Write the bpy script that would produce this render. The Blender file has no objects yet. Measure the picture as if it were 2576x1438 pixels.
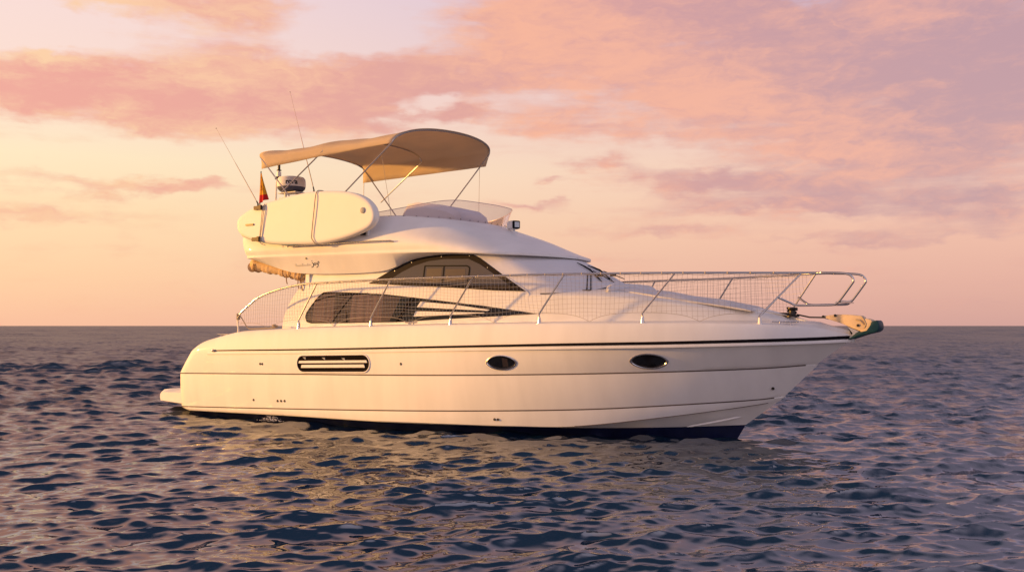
import bpy, bmesh, math, random
import numpy as np
from mathutils import Vector
random.seed(4); rng = np.random.default_rng(7)
scene = bpy.context.scene
C = scene.collection

# ------------------------------------------------------------------ camera
CAM = Vector((17.01, -15.704, 1.79))
RIGHT = Vector((0.83867, 0.54464, 0)); DEPTH = Vector((-0.54464, 0.83867, 0))
cam_d = bpy.data.cameras.new('camera'); cam_d.lens = 35.0; cam_d.sensor_width = 36.0
cam_d.clip_start = 0.1; cam_d.clip_end = 100000
cam = bpy.data.objects.new('camera', cam_d); C.objects.link(cam)
cam.location = CAM
pitch = math.radians(2.2906)
look = DEPTH * math.cos(pitch) + Vector((0, 0, math.sin(pitch)))
cam.rotation_euler = look.to_track_quat('-Z', 'Y').to_euler()
scene.camera = cam
scene.view_settings.view_transform = 'Standard'; scene.view_settings.look = 'None'
scene.view_settings.exposure = 0.6; scene.view_settings.gamma = 1.0
EXPO = 2 ** -0.6

# ------------------------------------------------------------------ sun
SUN_EL = math.radians(6.5); SUN_B = math.radians(31)          # sun beyond the port-quarter side of the picture's left edge
sun_dir = Vector((-math.cos(SUN_B) * math.cos(SUN_EL), -math.sin(SUN_B) * math.cos(SUN_EL), math.sin(SUN_EL)))
sd = bpy.data.lights.new('sun', 'SUN'); sd.energy = 4.2; sd.angle = math.radians(2.2); sd.color = (1.0, 0.49, 0.12)
sun = bpy.data.objects.new('sun', sd); C.objects.link(sun)
sun.rotation_euler = sun_dir.to_track_quat('Z', 'Y').to_euler()

# ------------------------------------------------------------------ sky
def lin(c):
    return tuple((x / 255 / 12.92 if x / 255 <= .04045 else ((x / 255 + .055) / 1.055) ** 2.4) for x in c)
world = bpy.data.worlds.new('World'); scene.world = world; world.use_nodes = True
NT = world.node_tree; NT.nodes.clear()
class V:
    def __init__(s, sock): s.s = sock
    @staticmethod
    def m(op, *a, clamp=False):
        n = NT.nodes.new('ShaderNodeMath'); n.operation = op; n.use_clamp = clamp
        for i, x in enumerate(a):
            if isinstance(x, V): NT.links.new(x.s, n.inputs[i])
            else: n.inputs[i].default_value = x
        return V(n.outputs[0])
    def __add__(s, o): return V.m('ADD', s, o)
    __radd__ = __add__
    def __sub__(s, o): return V.m('SUBTRACT', s, o)
    def __rsub__(s, o): return V.m('SUBTRACT', o, s)
    def __mul__(s, o): return V.m('MULTIPLY', s, o)
    __rmul__ = __mul__
    def __truediv__(s, o): return V.m('DIVIDE', s, o)
def smooth(v, a, b):
    n = NT.nodes.new('ShaderNodeMapRange'); n.interpolation_type = 'SMOOTHSTEP'
    NT.links.new(v.s, n.inputs['Value']); n.inputs['From Min'].default_value = a; n.inputs['From Max'].default_value = b
    return V(n.outputs['Result'])
def vec(x, y, z):
    n = NT.nodes.new('ShaderNodeCombineXYZ')
    for i, q in enumerate((x, y, z)):
        if isinstance(q, V): NT.links.new(q.s, n.inputs[i])
        else: n.inputs[i].default_value = q
    return V(n.outputs[0])
def noise(v, scale, detail=5, rough=.55, dist=0.0):
    n = NT.nodes.new('ShaderNodeTexNoise'); NT.links.new(v.s, n.inputs['Vector'])
    n.inputs['Scale'].default_value = scale; n.inputs['Detail'].default_value = detail
    n.inputs['Roughness'].default_value = rough; n.inputs['Distortion'].default_value = dist
    return V(n.outputs['Fac'])
def ramp(v, stops):
    n = NT.nodes.new('ShaderNodeValToRGB'); NT.links.new(v.s, n.inputs[0])
    e = n.color_ramp.elements
    while len(e) < len(stops): e.new(0.5)
    for k, (p, c) in enumerate(stops): e[k].position = p; e[k].color = lin(c) + (1,)
    return V(n.outputs[0])
def mix(f, a, b):
    n = NT.nodes.new('ShaderNodeMix'); n.data_type = 'RGBA'
    if isinstance(f, V): NT.links.new(f.s, n.inputs[0])
    else: n.inputs[0].default_value = f
    for x, k in ((a, 6), (b, 7)):
        if isinstance(x, V): NT.links.new(x.s, n.inputs[k])
        else: n.inputs[k].default_value = lin(x) + (1,)
    return V(n.outputs[2])
tc = NT.nodes.new('ShaderNodeTexCoord')
sep = NT.nodes.new('ShaderNodeSeparateXYZ'); NT.links.new(tc.outputs['Generated'], sep.inputs[0])
dx, dy, dz = (V(o) for o in sep.outputs)
dr = dx * RIGHT.x + dy * RIGHT.y; dd = dx * DEPTH.x + dy * DEPTH.y
az = V.m('ARCTAN2', dr, dd) * 57.2958
el = V.m('ARCSINE', dz) * 57.2958
# domain warp for ragged edges
base = vec(az * .10, el * .26, 3.1)
w1 = noise(vec(az * .16, el * .42, 11.0), 1.0, 3) - .5
w2 = noise(vec(az * .16, el * .42, 27.0), 1.0, 3) - .5
wf = noise(vec(az * .55, el * 1.3, 5.0), 1.0, 4) - .5
azw = az + w1 * 7.0 + wf * 3.0
elw = el + w2 * 2.6 + wf * 1.6
def px(u): return math.degrees(math.atan((u - 1288) / 2504.0))
def pe(v): return (819 - v) / 43.7
BLOBS = [(250,50,130,75,.9,1.3),(560,60,240,48,1.0,.35),(640,230,340,80,1.0,.35),(380,295,300,50,1.0,-.5),(820,280,190,60,1.0,-.5),
 (1010,200,150,55,.8,-.7),(50,265,110,55,1.2,-.5),(80,205,90,18,.6,1.4),(230,240,120,34,.8,-.3),
 (1380,80,230,110,1.1,1.0),(1600,50,260,90,1.1,-.2),(1830,60,200,80,1.0,-.4),(1560,210,260,50,.6,.5),
 (1820,255,170,60,1.0,.7),(1980,210,160,80,.9,-.2),(2220,170,330,140,1.0,-.1),(2480,260,230,140,.9,-.7),(2320,50,300,70,.8,-.1),(2280,90,130,30,.3,.7),(2080,290,220,34,.4,.6),(2440,190,70,20,-.5,-.3),(2210,300,60,22,-.45,0),(2050,120,60,30,-.3,0),
 (2080,375,220,45,1.0,.7),(2380,370,230,55,1.0,-.1),(1790,452,180,34,.95,-.5),(1520,415,75,18,.55,.1),(1400,465,55,10,.6,-.1),
 (1330,525,100,13,.7,-.3),(2240,500,330,36,.65,-.3),(2080,547,150,16,.6,-.3),(1700,590,170,14,.5,-.2),(2150,612,260,12,.45,-.2),
 (2480,540,160,30,.6,-.4),(200,482,270,26,.7,.1),(470,490,150,18,.6,0),(130,556,190,20,.6,.1),(1110,305,125,22,.8,-.6),(1240,190,140,45,.5,-.2),(1900,525,300,36,.5,-.1),(2320,440,260,36,.6,.2),(1640,335,200,40,.55,.4),(1400,300,160,40,.5,.3),(2380,590,250,26,.45,-.2),(480,350,230,36,.6,.3),(1500,560,160,20,.35,0),(300,640,260,18,.3,.2),
 (850,95,120,55,-.9,0),(2035,55,80,40,-.9,0),(90,150,150,60,-.7,0),(1035,262,55,35,-.8,0),(2330,150,60,22,-.4,0),(560,440,420,34,-.4,0)]
D = None; W = None
for u, v, ru, rv, a, wm in BLOBS:
    qa = (azw - px(u)) / (ru / 43.7); qe = (elw - pe(v)) / (rv / 43.7)
    g = V.m('EXPONENT', (qa * qa + qe * qe) * -1.0)
    D = g * a if D is None else D + g * a
    if wm: W = g * wm if W is None else W + g * wm
f1 = noise(base, 1.6, 7, .58, .4)
f2 = noise(vec(az * .22, el * .75, 9.0), 1.5, 7, .62, .3)
far = smooth(V.m('ABSOLUTE', az), 30, 60); hi = smooth(el, 18, 30)
outside = V.m('MAXIMUM', far, hi)
dens = D * (1.0 - outside) + outside * .42 + (f1 - .5) * 1.25 + (f2 - .5) * .75
f3 = noise(vec(az * .07, el * 1.1, 17.0), 1.3, 6, .6, .2)
dens = dens + (f3 - .5) * .8 + .05
cloud = smooth(dens, .04, .96)
f4 = noise(vec(azw * .40, elw * 1.0, 41.0), 1.4, 6, .6, .3)
tone = W + (f2 - .5) * 2.4 + (f1 - .5) * 1.2 + (f4 - .5) * 2.4
lit = smooth(tone, -.9, 1.2)
side = smooth(az, -34, 30)                      # 0 near the sun, 1 away from it
e20 = el / 20.0
skyL = ramp(e20, [(0, (250,192,160)), (.14, (254,206,164)), (.30, (255,220,174)), (.45, (255,231,191)), (.62, (254,222,205)), (.95, (250,220,216))])
skyR = ramp(e20, [(0, (212,163,156)), (.12, (226,172,160)), (.25, (238,184,165)), (.42, (244,200,182)), (.62, (232,194,190)), (.95, (196,178,208))])
clear = mix(side, skyL, skyR)
cl_lit = ramp(side, [(0, (253,208,160)), (.3, (250,190,154)), (.55, (249,178,146)), (1, (240,174,154))])
cl_drk = ramp(side, [(0, (240,160,144)), (.35, (228,160,148)), (.7, (212,154,152)), (1, (192,150,158))])
cl = mix(lit, cl_drk, cl_lit)
overhead = mix(side, (255,176,140), (150,138,164))
band = mix(smooth(el, 17.5, 27) * .9, mix(cloud * .92, clear, cl), overhead)
# unseen sky: upper part dimmed bluer, part behind the camera lifted lilac as fill
back = smooth(V.m('ABSOLUTE', az + 20.0), 55, 150)
up = smooth(el, 22, 58) * (1.0 - back * .86 * (1.0 - smooth(el, 52, 74)))
hidden_sky = mix(up, (224,214,238), (6,58,84))
hidden_skyc = mix(cloud * .25, hidden_sky, (150,120,140))
m1 = mix(back * .85, band, hidden_skyc)
m2 = mix(up, m1, hidden_skyc)
# sun glow round the (unseen) sun
sdn = NT.nodes.new('ShaderNodeVectorMath'); sdn.operation = 'DOT_PRODUCT'
NT.links.new(tc.outputs['Generated'], sdn.inputs[0]); sdn.inputs[1].default_value = sun_dir
ang = V.m('ARCCOSINE', V(sdn.outputs['Value'])) * 57.2958
glow = V.m('EXPONENT', ang * ang * (-1.0 / 24.0 ** 2)) * .9
gl = mix(glow, m2, (255,205,130))
bg = NT.nodes.new('ShaderNodeBackground'); NT.links.new(gl.s, bg.inputs[0]); bg.inputs[1].default_value = EXPO * 0.97
ns = NT.nodes.new('ShaderNodeTexSky'); ns.sky_type = 'NISHITA'; ns.sun_disc = False
ns.sun_elevation = SUN_EL; ns.sun_rotation = math.atan2(sun_dir.x, sun_dir.y)
bg2 = NT.nodes.new('ShaderNodeBackground'); NT.links.new(ns.outputs[0], bg2.inputs[0]); bg2.inputs[1].default_value = 0.012
ad = NT.nodes.new('ShaderNodeAddShader'); NT.links.new(bg.outputs[0], ad.inputs[0]); NT.links.new(bg2.outputs[0], ad.inputs[1])
ow = NT.nodes.new('ShaderNodeOutputWorld'); NT.links.new(ad.outputs[0], ow.inputs[0])
world.cycles.sampling_method = 'MANUAL'; world.cycles.sample_map_resolution = 1024

# ------------------------------------------------------------------ materials
def mat(name, col, rough=.4, metal=0.0, coat=0.0, var=0.0, vscale=3.0, bump=0.0, bscale=60.0, stretch=(1,1,1), ior=1.5, spec=.22):
    m = bpy.data.materials.new(name); m.use_nodes = True; nt = m.node_tree
    b = nt.nodes['Principled BSDF']
    b.inputs['Base Color'].default_value = tuple(col) + (1,); b.inputs['Roughness'].default_value = rough
    b.inputs['Metallic'].default_value = metal; b.inputs['Specular IOR Level'].default_value = spec; b.inputs['Coat Weight'].default_value = coat; b.inputs['IOR'].default_value = ior
    b.inputs['Coat Roughness'].default_value = .05
    if var or bump:
        t = nt.nodes.new('ShaderNodeTexCoord'); mp = nt.nodes.new('ShaderNodeMapping'); mp.inputs['Scale'].default_value = stretch
        nt.links.new(t.outputs['Object'], mp.inputs[0])
    if var:
        n = nt.nodes.new('ShaderNodeTexNoise'); n.inputs['Scale'].default_value = vscale; n.inputs['Detail'].default_value = 6
        nt.links.new(mp.outputs[0], n.inputs[0])
        r = nt.nodes.new('ShaderNodeMapRange'); r.inputs[1].default_value = .3; r.inputs[2].default_value = .7
        r.inputs[3].default_value = 1 - var; r.inputs[4].default_value = 1 + var * .3
        nt.links.new(n.outputs['Fac'], r.inputs[0])
        x = nt.nodes.new('ShaderNodeVectorMath'); x.operation = 'SCALE'; x.inputs[0].default_value = col
        nt.links.new(r.outputs[0], x.inputs['Scale']); nt.links.new(x.outputs[0], b.inputs['Base Color'])
        r2 = nt.nodes.new('ShaderNodeMapRange'); r2.inputs[3].default_value = rough * .85; r2.inputs[4].default_value = min(1, rough * 1.25)
        nt.links.new(n.outputs['Fac'], r2.inputs[0]); nt.links.new(r2.outputs[0], b.inputs['Roughness'])
    if bump:
        n2 = nt.nodes.new('ShaderNodeTexNoise'); n2.inputs['Scale'].default_value = bscale; n2.inputs['Detail'].default_value = 5
        nt.links.new(mp.outputs[0], n2.inputs[0])
        bp = nt.nodes.new('ShaderNodeBump'); bp.inputs['Strength'].default_value = bump; bp.inputs['Distance'].default_value = .02
        nt.links.new(n2.outputs['Fac'], bp.inputs['Height']); nt.links.new(bp.outputs[0], b.inputs['Normal'])
    return m
def clearmat(name, tint, gloss=.04, haze=0):
    m = bpy.data.materials.new(name); m.use_nodes = True; nt = m.node_tree; nt.nodes.clear()
    t = nt.nodes.new('ShaderNodeBsdfTransparent'); t.inputs[0].default_value = tuple(tint) + (1,)
    g = nt.nodes.new('ShaderNodeBsdfGlossy'); g.inputs['Roughness'].default_value = gloss; g.inputs[0].default_value = (1, 1, 1, 1)
    f = nt.nodes.new('ShaderNodeFresnel'); f.inputs[0].default_value = 1.45
    mx = nt.nodes.new('ShaderNodeMixShader'); o = nt.nodes.new('ShaderNodeOutputMaterial')
    nt.links.new(f.outputs[0], mx.inputs[0]); nt.links.new(t.outputs[0], mx.inputs[1]); nt.links.new(g.outputs[0], mx.inputs[2])
    if haze:
        d = nt.nodes.new('ShaderNodeBsdfDiffuse'); d.inputs[0].default_value = (.8, .74, .76, 1); m2_ = nt.nodes.new('ShaderNodeMixShader'); m2_.inputs[0].default_value = haze
        nt.links.new(mx.outputs[0], m2_.inputs[1]); nt.links.new(d.outputs[0], m2_.inputs[2]); nt.links.new(m2_.outputs[0], o.inputs[0]); return m
    nt.links.new(mx.outputs[0], o.inputs[0]); return m
WHITE = mat('gelcoat', (.80, .79, .77), .50, 0, .14, var=.09, vscale=1.6, stretch=(1.6, 1, .28), bump=.03, bscale=2.2, spec=.18)
DECKM = mat('deck_gelcoat', (.78, .77, .75), .42, 0, 0, var=.06, vscale=2.5)
NAVY = mat('antifouling', (.006, .010, .045), .35, 0, 0, var=.4, vscale=4)
RUBBER = mat('rubber', (.010, .008, .011), .7, var=.3, vscale=8, spec=.04)
STEEL = mat('stainless', (.56, .53, .51), .2, 1.0)
DARKSTEEL = mat('dark_metal', (.05, .045, .04), .35, .6)
FRAME = mat('window_frame', (.020, .016, .016), .6, spec=.05)
BLACK = mat('black_plastic', (.010, .010, .012), .5, spec=.06)
COVER = mat('windscreen_cover', (.70, .69, .70), .75, bump=.25, bscale=7, var=.05, vscale=2.0)
CANVAS = mat('canvas', (.80, .66, .48), .85, bump=.35, bscale=9, stretch=(.35, 1, 1), var=.10, vscale=3)
nt_ = CANVAS.node_tree; pb_ = nt_.nodes['Principled BSDF']; tl_ = nt_.nodes.new('ShaderNodeBsdfTranslucent'); tl_.inputs[0].default_value = (.72, .56, .38, 1)
mx_ = nt_.nodes.new('ShaderNodeMixShader'); mx_.inputs[0].default_value = .44
nt_.links.new(pb_.outputs[0], mx_.inputs[1]); nt_.links.new(tl_.outputs[0], mx_.inputs[2]); nt_.links.new(mx_.outputs[0], nt_.nodes['Material Output'].inputs[0])
BAG = mat('bag_canvas', (.62, .44, .25), .85, bump=.6, bscale=14, var=.15, vscale=6)
BOARD = mat('board_skin', (.84, .81, .74), .5, var=.05, vscale=1.6, spec=.2)
PAD = mat('pad_vinyl', (.66, .65, .66), .6, bump=.3, bscale=6, var=.06)
CONSOLE = mat('console_cover', (.66, .63, .66), .6, bump=.15, bscale=5)
NETM = mat('net_cord', (.46, .40, .33), .8)
ROPE = mat('rope', (.42, .34, .24), .9)
CURTAIN = mat('curtain', (.84, .62, .45), .9, var=.3, vscale=5, stretch=(4, 1, .15))
INTER = mat('cabin_dark', (.04, .030, .026), .9, var=.4, vscale=2, spec=.03)
TEAL = mat('teal_paint', (.006, .042, .068), .5, var=.25, vscale=9)
CREAM = mat('cream_plastic', (.66, .52, .36), .55, var=.10, vscale=7)
STRAP = mat('strap_webbing', (.33, .27, .22), .7)
GREY = mat('grey_plastic', (.28, .29, .31), .5)
RED = mat('flag_red', (.55, .02, .02), .85); YELLOW = mat('flag_yellow', (.75, .38, .03), .85); CREST = mat('flag_crest', (.36, .12, .03), .85)
LINING = mat('lining', (.50, .37, .26), .9, var=.35, vscale=1.5)
BLIND = mat('window_blind', (.085, .070, .064), .3)
PALE = mat('pale_decal', (.88, .84, .66), .5)
BLUE = mat('blue_edge', (.10, .20, .27), .4)
SMOKED = clearmat('smoked_glass', (.84, .76, .68), .03)
PORTGL = clearmat('port_glass', (.42, .38, .34), .03)
PLEXI = clearmat('plexiglass', (.90, .86, .88), .12, .22)
LENS = mat('lamp_lens', (.55, .6, .6), .1)

# ------------------------------------------------------------------ mesh helpers
class MB:
    def __init__(s): s.v = []; s.f = []; s.mi = []
    def add(s, vs, fs, mi=0):
        b = len(s.v); s.v += [tuple(p) for p in vs]; s.f += [tuple(i + b for i in f) for f in fs]; s.mi += [mi] * len(fs)
    def grid(s, P, flip=False, closed=False, mi=0):
        n, m = len(P), len(P[0]); vs = [q for r in P for q in r]; fs = []
        for i in range(n - 1):
            for j in range(m if closed else m - 1):
                k = (j + 1) % m
                f = (i * m + j, i * m + k, (i + 1) * m + k, (i + 1) * m + j)
                fs.append(f[::-1] if flip else f)
        s.add(vs, fs, mi)
    def fan(s, ring, c, flip=False, mi=0):
        n = len(ring); s.add(list(ring) + [c], [((i + 1) % n, i, n) if flip else (i, (i + 1) % n, n) for i in range(n)], mi)
    def tube(s, path, r, n=8, caps=True, mi=0):
        path = [Vector(p) for p in path]; rings = []; up = None
        for i, p in enumerate(path):
            t = (path[min(i + 1, len(path) - 1)] - path[max(i - 1, 0)])
            t = t.normalized() if t.length > 1e-9 else Vector((1, 0, 0))
            if up is None:
                up = Vector((0, 0, 1)) if abs(t.z) < .9 else Vector((1, 0, 0))
            a = (up - t * up.dot(t)).normalized(); up = a; b = t.cross(a)
            rr = r[i] if isinstance(r, (list, tuple)) else r
            rings.append([p + (a * math.cos(q) + b * math.sin(q)) * rr for q in [2 * math.pi * k / n for k in range(n)]])
        s.grid(rings, closed=True, mi=mi)
        if caps:
            s.fan(rings[0], path[0], flip=True, mi=mi); s.fan(rings[-1], path[-1], mi=mi)
    def box(s, c, d, ax=None, mi=0, taper=1.0):
        c = Vector(c); X, Y, Z = ax or (Vector((1, 0, 0)), Vector((0, 1, 0)), Vector((0, 0, 1)))
        vs = []
        for k in (-1, 1):
            t = taper if k > 0 else 1
            for j in (-1, 1):
                for i in (-1, 1):
                    vs.append(c + X * (i * d[0] / 2 * t) + Y * (j * d[1] / 2 * t) + Z * (k * d[2] / 2))
        s.add(vs, [(0, 2, 3, 1), (4, 5, 7, 6), (0, 1, 5, 4), (2, 6, 7, 3), (0, 4, 6, 2), (1, 3, 7, 5)], mi)
    def lathe(s, c, prof, n=24, axis='z', mi=0):
        rings = []
        for r, h in prof:
            ring = []
            for k in range(n):
                a = 2 * math.pi * k / n; q = (r * math.cos(a), r * math.sin(a), h)
                if axis == 'y': q = (q[0], q[2], q[1])
                if axis == 'x': q = (q[2], q[0], q[1])
                ring.append((c[0] + q[0], c[1] + q[1], c[2] + q[2]))
            rings.append(ring)
        s.grid(rings, closed=True, mi=mi)
    def build(s, name, m, parent=None, smooth=True, bevel=0.0, sharp=38, solid=0.0):
        me = bpy.data.meshes.new(name); me.from_pydata(s.v, [], s.f); me.update()
        ms = m if isinstance(m, (list, tuple)) else [m]
        for q in ms: me.materials.append(q)
        me.polygons.foreach_set('material_index', s.mi)
        bm = bmesh.new(); bm.from_mesh(me); bmesh.ops.remove_doubles(bm, verts=bm.verts, dist=.0004)
        bmesh.ops.recalc_face_normals(bm, faces=bm.faces)
        if bevel:
            es = [e for e in bm.edges if len(e.link_faces) == 2 and e.calc_face_angle(0) > .6]
            bmesh.ops.bevel(bm, geom=es, offset=bevel, segments=2, affect='EDGES', clamp_overlap=True)
        for f in bm.faces: f.smooth = smooth
        for e in bm.edges:
            if len(e.link_faces) == 2 and e.calc_face_angle(0) > math.radians(sharp): e.smooth = False
        bm.to_mesh(me); bm.free()
        o = bpy.data.objects.new(name, me); C.objects.link(o)
        if parent: o.parent = parent
        if solid:
            md = o.modifiers.new('solid', 'SOLIDIFY'); md.thickness = solid; md.offset = 0
        return o
def cat(P, n):
    P = [np.array(p, float) for p in P]; Q = [2 * P[0] - P[1]] + P + [2 * P[-1] - P[-2]]; out = []
    for i in range(1, len(Q) - 2):
        for k in range(n):
            t = k / n; a, b, c, d = Q[i - 1:i + 3]
            out.append(.5 * (2 * b + (c - a) * t + (2 * a - 5 * b + 4 * c - d) * t * t + (3 * b - a - 3 * c + d) * t ** 3))
    out.append(P[-1]); return out
def catc(P, n):
    P = [np.array(p, float) for p in P]; N = len(P); out = []
    for i in range(N):
        a, b, c, d = P[i - 1], P[i], P[(i + 1) % N], P[(i + 2) % N]
        for k in range(n):
            t = k / n
            out.append(.5 * (2 * b + (c - a) * t + (2 * a - 5 * b + 4 * c - d) * t * t + (3 * b - a - 3 * c + d) * t ** 3))
    return out
def itp(tab, X): a = np.array(tab); return float(np.interp(X, a[:, 0], a[:, 1]))
def smoothtab(tab):                                   # a table resampled along a smooth curve
    q = np.array(cat([(a, b) for a, b in tab], 8)); return [tuple(r) for r in q]
def mir(p): return (p[0], -p[1], p[2])
def mirg(P): return [[mir(q) for q in r] for r in P]
def tag(o, label=None, catg=None, group=None, kind=None):
    if label: o['label'] = label
    if catg: o['category'] = catg
    if group: o['group'] = group
    if kind: o['kind'] = kind
    return o
def empty(name, loc=(0, 0, 0)):
    o = bpy.data.objects.new(name, None); C.objects.link(o); o.location = loc; o.empty_display_size = .2; return o
class Sub:                                            # parts are modelled in world metres, stored relative to their thing's base
    pass
def plate(mb, outline, y0, y1, rnd=.02, dome=.0, n=6, mi=0, yf=None):
    """closed outline in (x,z), rounded slab between y0 (front, starboard) and y1"""
    O = np.array(catc(outline, n)) if n > 1 else np.array(outline, float); c = O.mean(0)
    nx = np.roll(O, -1, 0) - np.roll(O, 1, 0); nrm = np.stack([nx[:, 1], -nx[:, 0]], 1); nrm /= np.linalg.norm(nrm, axis=1, keepdims=True) + 1e-9
    if ((O - c) * nrm).sum() < 0: nrm = -nrm
    rings = []; sg = 1 if y1 > y0 else -1
    for ins, y in ((rnd * 1.8, y0 - sg * dome * .35), (rnd, y0), (rnd * .3, y0 + sg * rnd * .35), (0, y0 + sg * rnd), (0, y1 - sg * rnd), (rnd * .3, y1 - sg * rnd * .35), (rnd, y1)):
        q = O - nrm * ins
        rings.append([(a, y + (yf(a) if yf else 0), b) for a, b in q])
    mb.grid(rings, closed=True, mi=mi)
    mb.fan(rings[0], (c[0], y0 - sg * dome + (yf(c[0]) if yf else 0), c[1]), mi=mi); mb.fan(rings[-1], (c[0], y1 + (yf(c[0]) if yf else 0), c[1]), mi=mi)

# ------------------------------------------------------------------ hull lines (metres; x forward from the stern, y to port, z up from the water)
def tap(b, X, Xe, p, Xm=5.0):
    if X <= Xm: return b - .13 * ((Xm - X) / 5) ** 2
    u = min(1.0, (X - Xm) / (Xe - Xm)); return b * (1 - u ** p)
def ysh(X): return tap(2.10, X, 13.09, 3.0)
def ydk(X): return tap(2.00, X, 13.02, 3.0)
def ykn(X): return tap(2.06, X, 12.52, 2.55)
def ysp(X): return tap(1.99, X, 12.00, 2.3)
def ych(X): return tap(1.95, X, 11.90, 2.1)
def ybt(X): return tap(1.94, X, 11.34, 1.75)
def ykl(X): return tap(1.0, X, 10.9, 1.6)
def yrl(X): return max(ysh(X) - .12, .38)
def yb(X):
    if X < 6: return 1.62 - .02 * ((6 - X) / 3) ** 2
    u = min(1, (X - 6) / 6.35); return 1.62 * (1 - u ** 2.4)
def yhs(X, Z): return yb(X) - .14 * (Z - 1.78)
ZR = smoothtab([(.1, 1.268), (.921, 1.29), (3.861, 1.354), (6.638, 1.43), (8.879, 1.49), (10.721, 1.532), (12.33, 1.583), (13.09, 1.622)])
ZN = smoothtab([(-.35, .796), (2.764, .865), (5.741, .923), (8.106, .984), (10.03, 1.046), (11.707, 1.12), (12.52, 1.19)])
ZS = smoothtab([(-.38, .096), (2.698, .193), (5.683, .294), (8.01, .381), (9.308, .44), (10.485, .523), (11.587, .612), (12.0, .672)])
ZC = smoothtab([(-.37, .028), (2.657, .081), (4.725, .086), (6.482, .105), (7.955, .118), (9.0, .15), (10.442, .342), (11.56, .524), (11.9, .598)])
ZT = smoothtab([(-.38, .018), (2.647, .062), (4.716, .070), (6.426, .078), (7.855, .085), (9.14, .10), (10.336, .137), (11.34, .185)])
ZD = smoothtab([(.45, 1.44), (.66, 1.50), (1.11, 1.59), (1.652, 1.675), (2.688, 1.721), (3.255, 1.745), (5.089, 1.783), (6.853, 1.811), (8.533, 1.832), (10.206, 1.834), (11.3, 1.83), (12.1, 1.80), (12.572, 1.765), (12.9, 1.70), (13.02, 1.665)])
def quarter(d): return 0.0 if d > .34 else .22 * (1 - math.sqrt(max(0, 1 - (1 - d / .34) ** 2)))
NC = 120; TS = [(k / NC) ** 1.45 for k in range(NC + 1)]
def hline(Xs, Xe, yf, zt, dy=0.0, dz=0.0):
    out = []
    for t in TS:
        X = Xs + (Xe - Xs) * t
        y = max(0.0, yf(X) - quarter(X - Xs) + (dy if X < Xe - .02 else 0)); z = (zt(X) if callable(zt) else itp(zt, X)) + dz
        out.append((X, -y, z))
    return out
Ln = {'K': hline(-.15, 10.9, ykl, lambda X: -.55), 'T': hline(-.30, 11.34, ybt, ZT), 'C': hline(-.31, 11.9, ych, ZC), 'S': hline(-.46, 12.0, ysp, ZS),
      'N': hline(-.43, 12.52, ykn, ZN), 'R': hline(.0, 13.09, ysh, ZR), 'D': hline(.42, 13.02, ydk, ZD)}
def shifted(L, dz, dy=0): return [(x, y - (dy if y < -.03 else 0), z + dz) for x, y, z in L]
def inset(L, d): return [(x, min(0, y + d), z) for x, y, z in L]
def blend(A, B, n, bow=0.0):
    rows = []
    for k in range(n + 1):
        t = k / n; rows.append([(a[0] + (b[0] - a[0]) * t, a[1] + (b[1] - a[1]) * t - bow * 4 * t * (1 - t) * min(1, abs(a[1]) / .6), a[2] + (b[2] - a[2]) * t) for a, b in zip(A, B)])
    return rows
yacht = empty('motor_yacht')
tag(yacht, 'white flybridge motor yacht with beige canopy and netted steel rails, afloat on the sea', 'motor yacht')
def bothsides(mb, P, mi=0):
    mb.grid(P, mi=mi); mb.grid(mirg(P), flip=True, mi=mi)
def transom(mb, P):
    G = []
    for r in P:
        a = Vector(r[0]); b = Vector(mir(r[0])); G.append([tuple(a.lerp(b, k / 10) - Vector((.10 * math.sin(math.pi * k / 10), 0, 0))) for k in range(11)])
    mb.grid(G)
hb = MB()
g = .011
strips = [blend(Ln['T'], Ln['C'], 2), blend(shifted(Ln['C'], 0, .018), shifted(Ln['S'], -g), 4, .006),
          [shifted(Ln['S'], -g), inset(Ln['S'], .032), shifted(Ln['S'], g)],
          blend(shifted(Ln['S'], g), shifted(Ln['N'], -g), 8, .012),
          [shifted(Ln['N'], -g), inset(Ln['N'], .032), shifted(Ln['N'], g)],
          blend(shifted(Ln['N'], g), Ln['R'], 8, .01)]
top = []
for k in range(9):
    t = k / 8; row = []
    for a, d in zip(Ln['R'], Ln['D']):
        ctl = (.45 * a[0] + .55 * d[0], a[1] * .15 + d[1] * .85 - .05 * min(1, abs(a[1])), d[2] - .01)
        row.append(tuple((1 - t) ** 2 * a[i] + 2 * t * (1 - t) * ctl[i] + t * t * d[i] for i in range(3)))
    top.append(row)
strips.append(top)
for P in strips: bothsides(hb, P); transom(hb, P)
hull = hb.build('hull', WHITE, yacht, sharp=30)
bb = MB(); P = blend(Ln['K'], Ln['T'], 4); bothsides(bb, P); transom(bb, P)
bb.build('hull_bottom', NAVY, yacht)
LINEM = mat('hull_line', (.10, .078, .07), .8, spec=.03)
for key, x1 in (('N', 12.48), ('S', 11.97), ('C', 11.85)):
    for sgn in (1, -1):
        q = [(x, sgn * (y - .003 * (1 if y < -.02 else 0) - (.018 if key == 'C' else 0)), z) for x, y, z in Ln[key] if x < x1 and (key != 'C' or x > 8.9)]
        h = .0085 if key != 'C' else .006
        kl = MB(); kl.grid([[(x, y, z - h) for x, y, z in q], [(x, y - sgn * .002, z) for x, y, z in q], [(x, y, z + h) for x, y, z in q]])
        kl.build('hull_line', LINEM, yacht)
# spray strake on the forefoot
st = MB()
for sy in (1, -1):
    st = MB(); st.tube([(x, sy * y, z) for x, y, z in cat([(10.55, -.535, .155), (10.95, -.40, .24), (11.35, -.235, .335)], 6)], [.004] + [.016] * 11 + [.003], 6)
    st.build('spray_strake', WHITE, yacht)
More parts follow.
